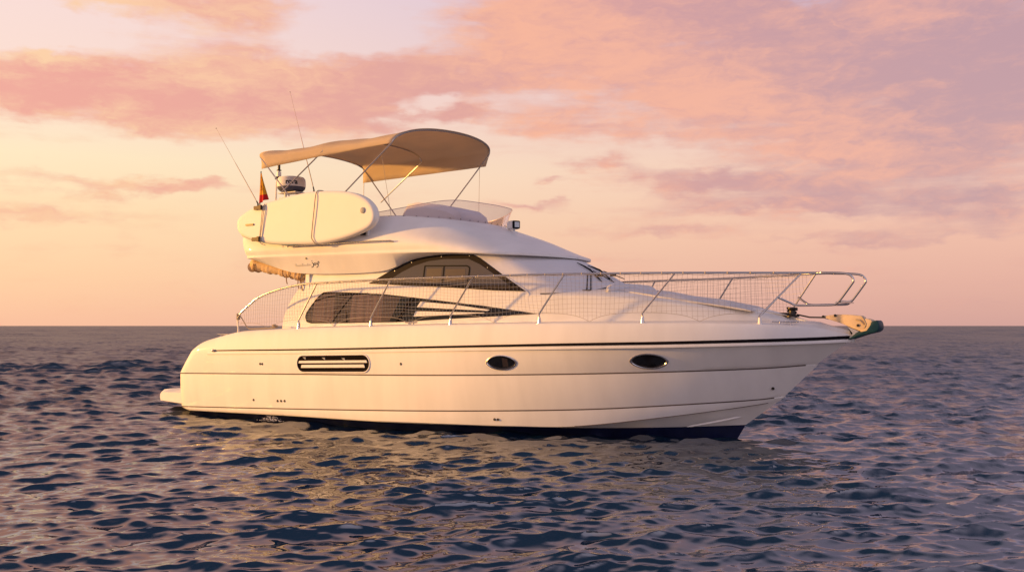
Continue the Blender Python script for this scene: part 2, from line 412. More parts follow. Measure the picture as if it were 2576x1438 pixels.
# rub rail: dark strip with a white lip below
rr = MB(); lip = MB()
Rl = [p for p in Ln['R'] if p[0] > .90]
for sgn in (1, -1):
    q = [(x, sgn * y, z, .42 + .55 * min(1, x / 12)) for x, y, z in Rl]
    rr.grid([[(x, y, z - .026 * k) for x, y, z, k in q], [(x, y - sgn * .022 * k, z - .022 * k) for x, y, z, k in q], [(x, y - sgn * .026 * k, z) for x, y, z, k in q], [(x, y - sgn * .022 * k, z + .018 * k) for x, y, z, k in q], [(x, y + sgn * .004, z + .022 * k) for x, y, z, k in q]])
    q2 = [(x, sgn * y, z - .055) for x, y, z in Ln['R'] if x > .7]
    lip.grid([[(x, y + sgn * .004, z - .026) for x, y, z in q2], [(x, y - sgn * .014, z - .022) for x, y, z in q2], [(x, y - sgn * .019, z) for x, y, z in q2], [(x, y - sgn * .014, z + .022) for x, y, z in q2], [(x, y + sgn * .006, z + .026) for x, y, z in q2]])
ro = rr.build('rub_rail', RUBBER, yacht, sharp=60)
lip.build('lip', WHITE, ro, sharp=60)
ec = MB(); ec.lathe((.905, -2.033, 1.29), [(0, -.03), (.026, -.03), (.03, 0), (.02, .03), (0, .034)], 12, 'x'); ec.build('end_cap', STEEL, ro)
# deck, cockpit
db = MB()
Dl = Ln['D']; fw = [p for p in Dl if p[0] >= 2.45]; af = [p for p in Dl if p[0] <= 2.6]
ins = [(x, min(0, y + .05), z + .012) for x, y, z in fw]
mid = [(x, y * .55, z + .05) for x, y, z in fw]; ctr = [(x, 0, z + .085 if x < 12.6 else z + .085 * max(0, (13.02 - x) / .42)) for x, y, z in fw]
bothsides(db, [fw, ins, mid, ctr])
bothsides(db, [af, [(x, y + .05, z + .012) for x, y, z in af], [(x, y + .30, z + .012) for x, y, z in af], [(x, y + .33, z - .01) for x, y, z in af], [(x, y + .36, .95) for x, y, z in af], [(x, 0, .95) for x, y, z in af]])
db.box((.75, 0, 1.22), (.35, 3.0, .62)); db.box((2.99, 0, 1.85), (.10, 3.0, 1.9))
db.build('deck', DECKM, yacht)
# swim platform
sp = MB()
prof = [(-1.10, .16), (-1.13, .25), (-1.12, .36), (-1.07, .43), (-.9, .43), (-.25, .44), (-.25, .10), (-.7, .13)]
rows = []
for k in range(25):
    y = -1.84 + 3.68 * k / 24; s = math.sqrt(max(0, 1 - max(0, abs(y) - 1.55) ** 2 / .30 ** 2)); 
    rows.append([(-.25 + (x + .25) * (.80 + .20 * s), y, .28 + (z - .28) * (.55 + .45 * s)) for x, z in prof])
sp.grid(rows, closed=True); sp.fan(rows[0], tuple(np.mean(rows[0], 0))); sp.fan(rows[-1], tuple(np.mean(rows[-1], 0)))
sp.build('swim_platform', WHITE, yacht, sharp=50)

# ------------------------------------------------------------------ deckhouse
def xaft(z): return itp([(1.70, 2.405), (1.943, 2.414), (2.08, 2.46), (2.223, 2.523), (2.38, 2.63), (2.522, 2.76), (2.648, 2.87), (2.75, 2.92), (3.1, 2.93)], z)
def xfwd(z): return itp([(1.70, 8.11), (2.355, 8.085), (2.932, 7.17), (3.09, 6.92)], z)
hs = MB(); NZ = 22; NX = 60
P = []; Pi = []
for k in range(NZ + 1):
    z = 1.70 + (3.08 - 1.70) * k / NZ; r = []; ri = []
    for j in range(NX + 1):
        s = j / NX; x = xaft(z) + (xfwd(z) - xaft(z)) * s
        r.append((x, -yhs(x, z), z)); ri.append((x, -yhs(x, z) + .14, z))
    P.append(r); Pi.append(ri)
for f in (lambda G: G, mirg):
    hs.grid(f(P)); hs.grid(f(Pi))
    hs.grid(f([[r[0] for r in P], [(r[0][0] - .02, r[0][1] + .03, r[0][2]) for r in P], [(r[0][0] - .02, r[0][1] + .11, r[0][2]) for r in P], [r[0] for r in Pi]]))
# coachroof running forward to the bow
ZSH = smoothtab([(7.2, 2.345), (8.08, 2.341), (9.19, 2.315), (9.9, 2.258), (10.8, 2.14), (11.7, 1.99), (12.1, 1.905), (12.36, 1.83)])
ZCR = smoothtab([(7.2, 2.46), (9.2, 2.445), (9.5, 2.42), (10.13, 2.324), (10.84, 2.213), (11.52, 2.10), (12.0, 1.985), (12.36, 1.88)])
G = []
for k in range(61):
    X = 7.3 + (12.36 - 7.3) * k / 60; zs = itp(ZSH, X); zc = max(itp(ZCR, X), zs + .02); f = lambda z: max(0.02, yhs(X, z))
    cs = [(f(1.74), 1.72), (f(1.9), min(1.9, zs - .1)), (f(zs - .07), zs - .07), (max(.02, f(zs) - .035), zs - .015), (max(.015, f(zs) - .14), zs + .022), (f(zs) * .55, zs + .75 * (zc - zs)), (0, zc)]
    G.append([(X, -y, z) for y, z in cat(cs, 4)])
hs.grid(G); hs.grid(mirg(G)); 
house = hs.build('deckhouse', WHITE, yacht, sharp=45)
# windscreen under its white cover
BOT = cat([(8.07, -1.435, 2.30), (8.62, -1.27, 2.31), (8.97, -.92, 2.35), (9.15, -.45, 2.43), (9.22, 0, 2.47)], 8)
TOP = cat([(6.93, -1.43, 3.08), (7.32, -1.27, 3.07), (7.66, -.95, 3.06), (7.92, -.5, 3.05), (8.02, 0, 3.05)], 8)
ws = MB(); G = []
for k in range(13):
    t = k / 12; row = []
    for a, b in zip(BOT, TOP):
        p = a + (b - a) * t; n = np.array([.45, -.12 if a[1] < -.3 else 0, .55]); row.append(tuple(p + n * .035 * math.sin(math.pi * t)))
    G.append(row)
ws.grid(G); ws.grid(mirg(G))
wscr = ws.build('windscreen', COVER, yacht)
def wpt(s, v, off=.02):                               # a point on the windscreen: s along (0 pillar .. 1 centre .. 2 far pillar), v up
    sg = 1 if s <= 1 else -1; s = s if s <= 1 else 2 - s
    i = min(31, int(s * 32)); f = s * 32 - i; t = v
    a = BOT[i] * (1 - f) + BOT[i + 1] * f; b = TOP[i] * (1 - f) + TOP[i + 1] * f
    p = a + (b - a) * t + np.array([.45, -.12, .55]) * (.035 * math.sin(math.pi * t) + off)
    return (p[0], sg * p[1], p[2])
wb = MB(); wb.tube([wpt(s / 20, .025, .012) for s in range(2, 39)], .008, 6); wb.build('base_seam', RUBBER, wscr)
def wiper(a, b, c):
    w = MB(); A, B_, C_ = Vector(wpt(*a, .03)), Vector(wpt(*b, .045)), Vector(wpt(*c, .03))
    w.tube([A, A.lerp(B_, .5) + Vector((0, 0, .006)), B_], [.006, .014, .017], 6); w.tube([B_, B_.lerp(C_, .6), C_], [.016, .014, .008], 6)
    d = (A - B_).normalized(); w.tube([B_ + Vector((.03, -.03, 0)) - d * .05, B_ + Vector((.035, -.03, 0)) - d * .45], .008, 5)
    w.box(B_ - d * .25, (.10, .05, .035)); return w
# ------------------------------------------------------------------ windows on the house side
def side_poly(mb, pts, off, y_of=yhs, sides=(1,), n=1, step=.12, mi=0):
    """flat polygon in (x,z), cut fine and laid on the curved side, off metres proud"""
    P2 = catc(pts, n) if n > 1 else pts
    bm = bmesh.new(); vs = [bm.verts.new((p[0], 0, p[1])) for p in P2]; bm.faces.new(vs)
    bmesh.ops.triangulate(bm, faces=bm.faces[:])
    xs = [p[0] for p in P2]; zs = [p[1] for p in P2]
    for k in range(1, int((max(xs) - min(xs)) / step) + 1):
        bmesh.ops.bisect_plane(bm, geom=bm.verts[:] + bm.edges[:] + bm.faces[:], plane_co=(min(xs) + k * step, 0, 0), plane_no=(1, 0, 0))
    for k in range(1, int((max(zs) - min(zs)) / step) + 1):
        bmesh.ops.bisect_plane(bm, geom=bm.verts[:] + bm.edges[:] + bm.faces[:], plane_co=(0, 0, min(zs) + k * step), plane_no=(0, 0, 1))
    bm.verts.index_update()
    for s in sides:
        mb.add([(v.co.x, -s * (y_of(v.co.x, v.co.z) + off), v.co.z) for v in bm.verts], [[v.index for v in f.verts] for f in bm.faces], mi)
        # a rim back to the side gives the slab its thickness
        N = len(P2); mb.add([(p[0], -s * (y_of(p[0], p[1]) + off), p[1]) for p in P2] + [(p[0], -s * (y_of(p[0], p[1]) - .01), p[1]) for p in P2], [(i, (i + 1) % N, N + (i + 1) % N, N + i) for i in range(N)], mi)
    bm.free()
def strip(mb, path, w, off, y_of=yhs, s=1, n=8, mi=0):
    q = cat(path, n) if n > 1 else [np.array(p, float) for p in path]; L = []; R_ = []
    for i, p in enumerate(q):
        t = q[min(i + 1, len(q) - 1)] - q[max(i - 1, 0)]; t = t / (np.linalg.norm(t) + 1e-9); nrm = np.array([-t[1], t[0]]) * w / 2
        L.append(p + nrm); R_.append(p - nrm)
    f = lambda p, o: (p[0], -s * (y_of(p[0], p[1]) + o), p[1])
    mb.grid([[f(p, off - .006) for p in L], [f(p, off) for p in L], [f(p, off) for p in R_], [f(p, off - .006) for p in R_]], mi=mi)
UW = [(4.583, 2.582), (4.82, 2.69), (5.066, 2.80), (5.326, 2.91), (5.63, 3.01), (5.982, 3.062), (6.305, 3.07), (6.9, 3.055), (7.06, 2.985), (7.159, 2.925), (8.02, 2.375), (7.4, 2.40), (6.553, 2.463), (5.5, 2.525)]
UWg = [(5.02, 2.60), (5.169, 2.674), (5.367, 2.774), (5.645, 2.88), (5.971, 2.955), (6.317, 2.98), (6.85, 2.965), (7.10, 2.86), (7.52, 2.605), (7.74, 2.47), (7.0, 2.485), (6.0, 2.545)]
LW = [(3.019, 1.957), (3.035, 2.038), (3.14, 2.179), (3.309, 2.359), (3.436, 2.438), (3.572, 2.449), (4.3, 2.415), (5.02, 2.373), (6.119, 2.258), (7.234, 2.135), (8.27, 1.994), (8.046, 1.978), (6.829, 1.925), (5.452, 1.861), (4.14, 1.844), (3.191, 1.838), (3.07, 1.866)]
for s in (1, -1):
    f = MB(); side_poly(f, UW, .010, sides=(s,)); uw = f.build('side_window', FRAME, yacht, smooth=False)
    f = MB(); side_poly(f, UWg, .016, sides=(s,)); f.build('pane', mat('tinted_pane', (.070, .062, .060), .05, 0, .0, spec=.5), uw, smooth=False)
    f = MB()
    for pth in ([(5.886, 2.60), (5.897, 2.872)], [(5.897, 2.872), (6.825, 2.845)], [(6.825, 2.845), (6.885, 2.79), (6.866, 2.56)], [(6.33, 2.86), (6.33, 2.56)]): strip(f, pth, .022, .024, s=s)
    f.build('sliding_frame', BLACK, uw, smooth=False)
    for pq in ([(5.95, 2.57), (5.95, 2.82), (6.29, 2.82), (6.29, 2.57)], [(6.37, 2.57), (6.37, 2.80), (6.80, 2.79), (6.82, 2.57)]):
        f = MB(); side_poly(f, pq, .0185, sides=(s,)); f.build('blind', BLIND, uw, smooth=False)
    for q in ((5.2, 2.80), (5.58, 2.945), (6.25, 3.025), (6.86, 3.02), (7.25, 2.80)):
        f = MB(); f.lathe((q[0], -s * (yhs(*q) + .01), q[1]), [(.010, 0), (.009, -s * .005), (0, -s * .006)], 10, 'y'); f.build('stud', STEEL, uw)
    f = MB(); side_poly(f, LW, .006, sides=(s,)); lw = f.build('side_window', FRAME, yacht, smooth=False)
    f = MB(); side_poly(f, [(3.07, 1.97), (3.09, 2.04), (3.19, 2.17), (3.35, 2.34), (3.47, 2.415), (3.6, 2.425), (4.3, 2.39), (5.02, 2.35), (5.4, 2.31), (5.18, 1.875), (4.14, 1.86), (3.2, 1.855), (3.10, 1.88)], .0085, sides=(s,)); f.build('interior_lining', LINING, lw, smooth=False)
    for a, b, zt0, zt1 in ((3.22, 3.76, 2.33, 2.41), (4.20, 4.96, 2.385, 2.35)):
        f = MB(); side_poly(f, [(a, 1.86), (a + .02, zt0), (b, zt1), (b + .02, 1.868)], .010, sides=(s,)); f.build('curtain', CURTAIN, lw, smooth=False)
    f = MB(); side_poly(f, [(x * .995 + .02, 2.08 + (z - 2.08) * .965) for x, z in LW], .016, sides=(s,)); f.build('pane', SMOKED, lw, smooth=False)
    for pth in ([(4.239, 2.395), (3.98, 2.12), (3.764, 1.85)], [(3.24, 2.275), (3.6, 2.345), (4.15, 2.388), (4.6, 2.392)], [(5.66, 2.31), (5.5, 2.08), (5.352, 1.865)], [(4.14, 1.85), (4.12, 2.05)]):
        f = MB(); strip(f, pth, .026, .021, s=s); f.build('window_seam', RUBBER, lw, smooth=False)
    for pq in ([(5.877, 2.224), (6.6, 2.165), (7.365, 2.066), (7.325, 2.048), (5.80, 2.125)], [(5.775, 2.038), (5.80, 2.052), (7.266, 2.018), (7.266, 2.008), (5.745, 1.957)]):
        f = MB(); side_poly(f, pq, .024, sides=(s,)); f.build('louvre', WHITE, lw, smooth=False)
# ------------------------------------------------------------------ hull openings
def yhull(X, Z):
    pts = [(itp(ZT, X), ybt(X)), (itp(ZC, X) + .002, ych(X) + .018), (itp(ZS, X), ysp(X)), (itp(ZN, X), ykn(X)), (itp(ZR, X), ysh(X))]
    k = float(np.interp(Z, [p[0] for p in pts], [p[1] for p in pts])); return k + .008
def ell(cx, cz, a, b, tilt=0.0, n=36, p=.8):
    o = []
    for k in range(n):
        t = 2 * math.pi * k / n; x = a * math.copysign(abs(math.cos(t)), math.cos(t)); z = b * math.copysign(abs(math.sin(t)) ** (1 / p), math.sin(t))
        o.append((cx + x, cz + z + tilt * x))
    return o
def stad(cx, cz, a, b, tilt=0.0):
    o = []
    for k in range(15): t = -math.pi / 2 + math.pi * k / 14; o.append((cx + a - b + b * math.cos(t), cz + b * math.sin(t)))
    for k in range(15): t = math.pi / 2 + math.pi * k / 14; o.append((cx - a + b + b * math.cos(t), cz + b * math.sin(t)))
    return [(x, z + tilt * (x - cx)) for x, z in o]
def ringstrip(mb, A, B_, oa, ob, s):
    f = lambda p, o: (p[0], -s * (yhull(*p) + o), p[1])
    mb.grid([[f(p, -.01) for p in A], [f(p, oa) for p in A], [f(((a[0] + b[0]) / 2, (a[1] + b[1]) / 2), oa + .006) for a, b in zip(A, B_)], [f(p, ob) for p in B_]], closed=True)
for s in (1, -1):
    for cx, cz, a, b, tl in ((7.865, 1.182, .285, .128, .012), (10.262, 1.232, .285, .126, .02)):
        f = MB(); ringstrip(f, ell(cx, cz, a, b, tl), ell(cx, cz, a * .86, b * .80, tl), .014, .004, s); rim = f.build('porthole', STEEL, yacht)
        f = MB(); side_poly(f, ell(cx, cz + .012, a * .84, b * .74, tl), .006, yhull, (s,)); f.build('recess', INTER, rim, smooth=False)
        f = MB(); side_poly(f, ell(cx, cz, a * .87, b * .81, tl), .011, yhull, (s,)); f.build('pane', PORTGL, rim, smooth=False)
        if cx < 9:
            f = MB(); side_poly(f, [(cx + .02, cz - .07), (cx + .02, cz + .08), (cx + .12, cz + .065), (cx + .12, cz - .06)], .0085, yhull, (s,)); f.build('curtain', CURTAIN, rim, smooth=False)
    f = MB(); cx, cz = 4.215, 1.096
    ringstrip(f, stad(cx, cz, .90, .150, .026), stad(cx, cz, .866, .118, .026), .012, .006, s); vn = f.build('hull_vent', RUBBER, yacht)
    f = MB(); ringstrip(f, stad(cx, cz, .925, .172, .026), stad(cx, cz, .90, .150, .026), .008, .010, s); f.build('vent_surround', WHITE, vn)
    f = MB(); side_poly(f, stad(cx, cz, .88, .13, .026), .004, yhull, (s,)); f.build('recess', mat('vent_dark', (.010, .007, .006), .8, spec=.02), vn, smooth=False)
    for z0, z1, x0, x1 in ((.012, .058, -.86, .86), (-.075, -.018, -.80, .80)):
        f = MB(); side_poly(f, [(cx + x, cz + .026 * x + z) for x, z in ((x0, z0), (x0 + .02, z1), (x1 - .02, z1), (x1, z0))], .016, yhull, (s,)); f.build('slat', WHITE, vn, smooth=False)
    for x in (-.22, .27, -.72):
        f = MB(); side_poly(f, [(cx + x - .03, cz + .105), (cx + x + .05, cz + .108), (cx + x + .05, cz + .062)], .012, yhull, (s,)); f.build('bracket', GREY, vn, smooth=False)
for q in ((5.836, 1.123), (2.28, 1.05), (2.34, 1.05), (2.022, .335), (2.705, .344), (2.802, .348), (2.898, .352), (11.868, .80), (7.60, .22), (7.66, .22)):
    f = MB(); y = -(yhull(*q) + (.004 if q[0] < 11 else .02)); f.lathe((q[0], y, q[1]), [(.024, .02), (.024, 0), (.019, -.006), (.013, 0), (0, .003)], 12, 'y'); f.build('drain', DARKSTEEL, yacht)

# ------------------------------------------------------------------ flybridge
RP = [(1.52, -1.52, 3.13), (2.05, -1.58, 2.995), (2.93, -1.565, 2.815), (4.86, -1.55, 2.797), (5.55, -1.50, 2.99), (6.25, -1.45, 3.065), (6.98, -1.40, 3.035), (7.4, -1.08, 3.01), (7.68, -.6, 2.99), (7.78, 0, 2.985)]
RL = [(1.42, -1.63, 3.165), (1.80, -1.72, 3.155), (3.48, -1.72, 3.134), (4.8, -1.72, 3.12), (5.91, -1.72, 3.10), (6.7, -1.70, 3.07), (7.3, -1.57, 3.035), (7.78, -1.22, 3.012), (8.10, -.7, 3.0), (8.23, 0, 2.995)]
RM = [(1.34, -1.63, 3.33), (1.7, -1.74, 3.33), (3.48, -1.745, 3.33), (4.8, -1.74, 3.32), (5.8, -1.73, 3.29), (6.5, -1.66, 3.25), (7.05, -1.48, 3.205), (7.52, -1.13, 3.17), (7.83, -.63, 3.145), (7.96, 0, 3.14)]
RS = [(1.22, -1.57, 3.58), (1.65, -1.68, 3.58), (3.4, -1.68, 3.58), (4.6, -1.67, 3.57), (5.45, -1.61, 3.535), (6.05, -1.48, 3.49), (6.55, -1.27, 3.45), (6.95, -.95, 3.415), (7.22, -.52, 3.405), (7.33, 0, 3.405)]
RT = [(1.08, -1.38, 3.85), (1.55, -1.46, 3.85), (3.3, -1.46, 3.85), (4.5, -1.44, 3.85), (5.2, -1.40, 3.835), (5.65, -1.28, 3.80), (5.95, -1.08, 3.77), (6.15, -.75, 3.75), (6.25, -.38, 3.74), (6.28, 0, 3.74)]
cP, cL, cM, cS, cT = (cat(r, 9) for r in (RP, RL, RM, RS, RT))
fb = MB()
lipu = [p + np.array([0, 0, .04]) for p in cL]
cols = [cat([lipu[j], cM[j], cS[j], cT[j]], 6) for j in range(len(cL))]
outer = [[tuple(c[k]) for c in cols] for k in range(len(cols[0]))]
bothsides(fb, outer)
bothsides(fb, [[tuple(p) for p in cL], [tuple(p + np.array([.0, -.006, .02])) for p in cL], [tuple(p) for p in lipu]])
bothsides(fb, [[tuple(p) for p in cL], [tuple(p * .9 + q * .1 + np.array([0, 0, .004])) for p, q in zip(cL, cP)], [tuple(p) for p in cP]])
bothsides(fb, [[tuple(p) for p in cP], [(p[0], p[1] * .5, p[2]) for p in cP], [(p[0], 0, p[2]) for p in cP]])
t2 = [(p[0] - .07 * (j / len(cT)) , p[1] * .95, p[2] + .004) for j, p in enumerate(cT)]; t3 = [(p[0] - .16 * (j / len(cT)), p[1] * .92, 3.34) for j, p in enumerate(cT)]
bothsides(fb, [[tuple(p) for p in cT], t2, t3, [(p[0], 0, 3.34) for p in t3]])
rows_aft = [[tuple(cP[0])], [tuple(cL[0])], [tuple(lipu[0])]] + [[r[0]] for r in outer]
G = [[tuple(Vector(r[0]).lerp(Vector(mir(r[0])), k / 8)) for k in range(9)] for r in rows_aft]
fb.grid(G)
fly = fb.build('flybridge', WHITE, yacht, sharp=42)
# grab rail, nav light, name, small fittings
gr = MB(); gp = cat([(2.79, -1.80, 3.335), (2.85, -1.81, 3.338), (4.03, -1.81, 3.345), (5.25, -1.80, 3.335), (5.33, -1.77, 3.325), (5.37, -1.73, 3.32)], 5)
gr.tube(gp, .013, 8)
for x in (2.92, 4.05, 5.30): gr.tube([(x, -1.80, 3.335), (x, -1.725, 3.325)], .010, 6)
gr.build('grab_rail', STEEL, yacht)
nl = MB(); nl.lathe((4.655, -1.76, 3.47), [(0, 0), (.05, .0), (.055, .01), (.055, .11), (.045, .125), (0, .13)], 14); nlo = nl.build('navigation_light', BLACK, yacht)
nl = MB(); nl.box((4.73, -1.70, 3.535), (.05, .07, .15)); nl.build('bracket', WHITE, nlo, bevel=.006)
def ypan(X, Z):                                       # the panel under the flybridge lip
    t = (Z - 2.81) / (3.14 - 2.81); return 1.562 + (1.72 - 1.562) * t
nm = MB()
def stroke(mb, pts, w=.006): mb.tube([(x, -(ypan(x, z) + .004), z) for x, z in [tuple(q) for q in cat(pts, 4)]], w, 5)
for k in range(9):
    x = 2.80 + .047 * k; h = .05 if k in (0, 4, 7) else .03
    stroke(nm, [(x, 2.955), (x + .012, 2.955 + h), (x + .02, 2.962), (x + .036, 2.975), (x + .047, 2.955)], .0035)
nmo = nm.build('name_lettering', PALE, yacht)
nm = MB()
stroke(nm, [(3.27, 3.015), (3.295, 2.99), (3.285, 2.955), (3.25, 2.93), (3.215, 2.925)], .006)
stroke(nm, [(3.275, 3.045), (3.285, 3.05)], .007)
stroke(nm, [(3.33, 3.005), (3.31, 2.985), (3.325, 2.965), (3.35, 2.975), (3.345, 3.0), (3.33, 3.005)], .005)
stroke(nm, [(3.37, 3.01), (3.385, 2.98), (3.41, 2.985), (3.425, 3.015), (3.415, 2.97), (3.385, 2.93), (3.35, 2.92)], .006)
stroke(nm, [(3.425, 3.015), (3.45, 3.03), (3.46, 3.0)], .005)
nm.build('script', BLACK, nmo)
nm = MB(); nm.lathe((3.15, -(ypan(3.15, 3.10) + .002), 3.10), [(.022, 0), (.018, -.008), (0, -.009)], 10, 'y'); nm.build('drain', DARKSTEEL, yacht)
# plexiglass screen round the flybridge front
px_ = MB(); r0, r1 = [], []
full = [tuple(p) for p in cT[24:]] + [mir(p) for p in cT[24:-1]][::-1]
N = len(full)
for i, p in enumerate(full):
    t = i / (N - 1); a = min(1, min(t, 1 - t) / .34); h = .05 + .30 * (a * a * (3 - 2 * a))
    i0, i1 = full[max(0, i - 1)], full[min(N - 1, i + 1)]; tx, ty = i1[0] - i0[0], i1[1] - i0[1]; l = math.hypot(tx, ty); nx_, ny_ = ty / l, -tx / l
    q0 = (p[0] - .0 * nx_, p[1] - .0 * ny_, p[2] - .02); q1 = (p[0] + nx_ * (.06 + .09 * a), p[1] + ny_ * (.05 + .04 * a), p[2] + h)
    r0.append(q0); r1.append(q1)
px_.grid([r0, [tuple((Vector(a) + Vector(b)) / 2) for a, b in zip(r0, r1)], r1])
pxo = px_.build('flybridge_screen', PLEXI, yacht)
px_ = MB(); px_.tube(r1, .006, 6); px_.build('screen_edge', mat('acrylic_edge', (.55, .42, .42), .25), pxo)
for i in range(4, N - 4, 5):
    px_ = MB(); q = Vector(r0[i]).lerp(Vector(r1[i]), .10); px_.lathe(q, [(.010, -.008), (.012, 0), (.0, .012)], 8); px_.build('screw', DARKSTEEL, pxo)
# helm console with its grey cover
co = MB(); G = []
for y in np.linspace(-.72, .35, 13):
    e = min(1, (min(y + .72, .35 - y)) / .12); e = math.sqrt(max(0, 1 - (1 - e) ** 2))
    pr = [(4.62, 3.4), (4.66, 3.92), (4.80, 4.15), (5.05, 4.175), (5.5, 4.11), (5.88, 4.02), (6.05, 3.90), (6.12, 3.72), (6.12, 3.4)]
    G.append([(5.35 + (x - 5.35) * (.9 + .1 * e), y, 3.4 + (z - 3.4) * (.86 + .14 * e)) for x, z in pr])
co.grid(G); co.fan(G[0], tuple(np.mean(G[0], 0))); co.fan(G[-1], tuple(np.mean(G[-1], 0)))
co.build('helm_console', CONSOLE, yacht, sharp=35)
# searchlight on the visor
sl = MB(); sl.lathe((6.86, 0, 3.53), [(.07, 0), (.065, .03), (.02, .04), (.02, .08)], 14); slo = sl.build('searchlight', WHITE, yacht)
ax = (Vector((.90, -.43, 0)), Vector((.43, .90, 0)), Vector((0, 0, 1)))
sl = MB(); sl.box((6.83, .01, 3.685), (.22, .16, .16), ax); sl.build('lamp_housing', WHITE, slo, bevel=.02)
sl = MB(); sl.box(Vector((6.83, .01, 3.685)) + ax[0] * .115, (.05, .15, .15), ax); sl.build('bezel', BLACK, slo, bevel=.012)
sl = MB(); sl.box(Vector((6.83, .01, 3.685)) + ax[0] * .142, (.006, .10, .10), ax); sl.build('lens', LENS, slo)
# wipers
for a, b, c in (((.88, .72), (.84, .46), (.74, .16)), ((.95, .62), (.98, .45), (.88, .12))): wiper(a, b, c).build('wiper', BLACK, yacht)
w = MB()
for s0 in (.48, .52): w.tube([wpt(s0, .02, .03), wpt(s0 + .26, .38, .03)], .010, 5)
w.box(wpt(.48, .02, .03), (.14, .05, .04)); w.build('wiper_linkage', BLACK, yacht)

# ------------------------------------------------------------------ guard rails and nets
XK = [1.509, 3.23, 5.055, 6.825, 8.519, 10.19, 11.84]            # stanchion feet
RAILZ = [(1.495, 1.94), (1.55, 2.02), (1.646, 2.10), (2.09, 2.348), (2.657, 2.493), (3.203, 2.57), (3.679, 2.593), (5.485, 2.62), (7.256, 2.626), (8.952, 2.627), (10.665, 2.618), (12.371, 2.607)]
rail = [(1.509, -1.917, 1.655), (1.49, -1.916, 1.82)] + [(x, -yrl(x), z) for x, z in RAILZ]
rail += [(12.716, -.375, 2.60), (12.98, -.375, 2.588), (13.104, -.375, 2.564), (13.160, -.375, 2.515), (13.174, -.375, 2.469), (13.150, -.375, 2.420), (12.98, -.375, 2.19), (12.917, -.375, 2.13), (12.85, -.375, 2.107), (12.6, -.375, 2.106), (12.311, -.375, 2.107), (12.221, -.40, 2.145), (12.06, -.55, 2.235)]
rz = smoothtab(RAILZ)
STT = {3.23: (3.7, 2.58), 5.055: (5.5, 2.60), 6.825: (7.275, 2.61), 8.519: (8.94, 2.61), 10.19: (10.662, 2.605), 11.84: (12.385, 2.595)}
def zdeck(x): return itp(ZD, x) + .005
def scallop(x):
    mids = [(a + b) / 2 for a, b in zip(XK[:-1], XK[1:])]
    d = min(abs(x - m) for m in mids); return zdeck(x) + .165 - .15 * math.exp(-d / .22)
def netz(x): 
    b = scallop(x)
    if x > 11.86: b = max(b, 1.95 + (x - 11.86) * (2.595 - 1.95) / (12.385 - 11.86))
    return b
for s in (1, -1):
    M = (lambda p: tuple(p)) if s == 1 else (lambda p: (p[0], -p[1], p[2] + (.02 if p[2] > 1.9 else 0)))
    f = MB(); f.tube([M(p) for p in cat(rail, 6)], .0175, 10)
    hr = f.build('guard_rail', STEEL, yacht)
    hr['label'] = 'steel guard rail on the ' + ('near' if s == 1 else 'far') + ' side with a pulpit loop at the bow'
    for x, (tx, tz) in STT.items():
        zk = zdeck(x) + (.155 if x < 11 else .13); y = -yrl(x)
        f = MB(); f.tube([M(p) for p in cat([(x, y, zdeck(x) - .02), (x, y, zk - .03), (x + .01, y, zk + .01), (x + .45 * (tx - x), y + .45 * (yrl(x) - yrl(tx)), zk + .45 * (tz - zk)), (tx, -yrl(tx), tz)], 4)], .0145, 8)
        so = f.build('stanchion', STEEL, hr)
        f = MB(); f.lathe(M((x, y, zdeck(x) - .03)), [(.036, 0), (.034, .03), (.022, .13), (.0, .132)], 12); f.build('foot', WHITE if x > 11 else STEEL, hr)
    # net
    f = MB(); x = 1.56; k = 0
    while x < 12.36:
        zt_ = itp(rz, x) - .015; zb_ = netz(x)
        if zt_ - zb_ > .03:
            wob = .012 * math.sin(x * 5.1) + .008 * math.sin(x * 13.3)
            pts = [(x + wob * math.sin(math.pi * t) + .03 * (1 - t) * math.sin(x * 1.7), -(yrl(min(12.37, x)) - .012 + .025 * math.sin(math.pi * t) * math.sin(x * 2.3 + 1)), zb_ + (zt_ - zb_) * t) for t in (0, .25, .5, .75, 1)]
            f.tube([M(p) for p in pts], .0021, 3, caps=False)
        x += .072; k += 1
    for j in range(0, 13):
        run = []
        for x in np.arange(1.50, 12.40, .10):
            zt_ = itp(rz, max(1.5, x)) - .03; z = 1.80 + .07 * j + .018 * math.sin(x * 2.1 + j) + .012 * math.sin(x * 5.3 + j * .7)
            if netz(x) < z < zt_ and zt_ > netz(x): run.append(M((x, -(yrl(x) - .012), z)))
            elif len(run) > 1: f.tube(run, .0021, 3, caps=False); run = []
            else: run = []
        if len(run) > 1: f.tube(run, .0021, 3, caps=False)
    f.tube([M((x, -(yrl(x) - .012), netz(x))) for x in np.arange(1.53, 12.36, .03)], .0032, 4, caps=False)
    f.tube([M((x, -(yrl(x) - .012), itp(rz, x) - .03 + .008 * math.sin(x * 21))) for x in np.arange(1.6, 12.36, .05)], .0028, 4, caps=False)
    net = f
    f = net
    for x in np.arange(1.8, 12.3, .31): q = M((x, -yrl(x), itp(rz, x))); f.tube([(q[0] - .006, q[1], q[2]), (q[0] + .008, q[1], q[2])], .0205, 8)
    f.build('safety_net', NETM, hr)
# step between the two pulpit loops
f = MB(); f.tube([(12.965, -.375, 2.17), (12.985, 0, 2.165), (12.965, .375, 2.19)], .015, 8); f.tube([(12.90, -.375, 2.12), (12.92, 0, 2.115), (12.90, .375, 2.14)], .012, 8)
f.box((12.945, 0, 2.15), (.10, .70, .018)); f.build('pulpit_step', STEEL, yacht)

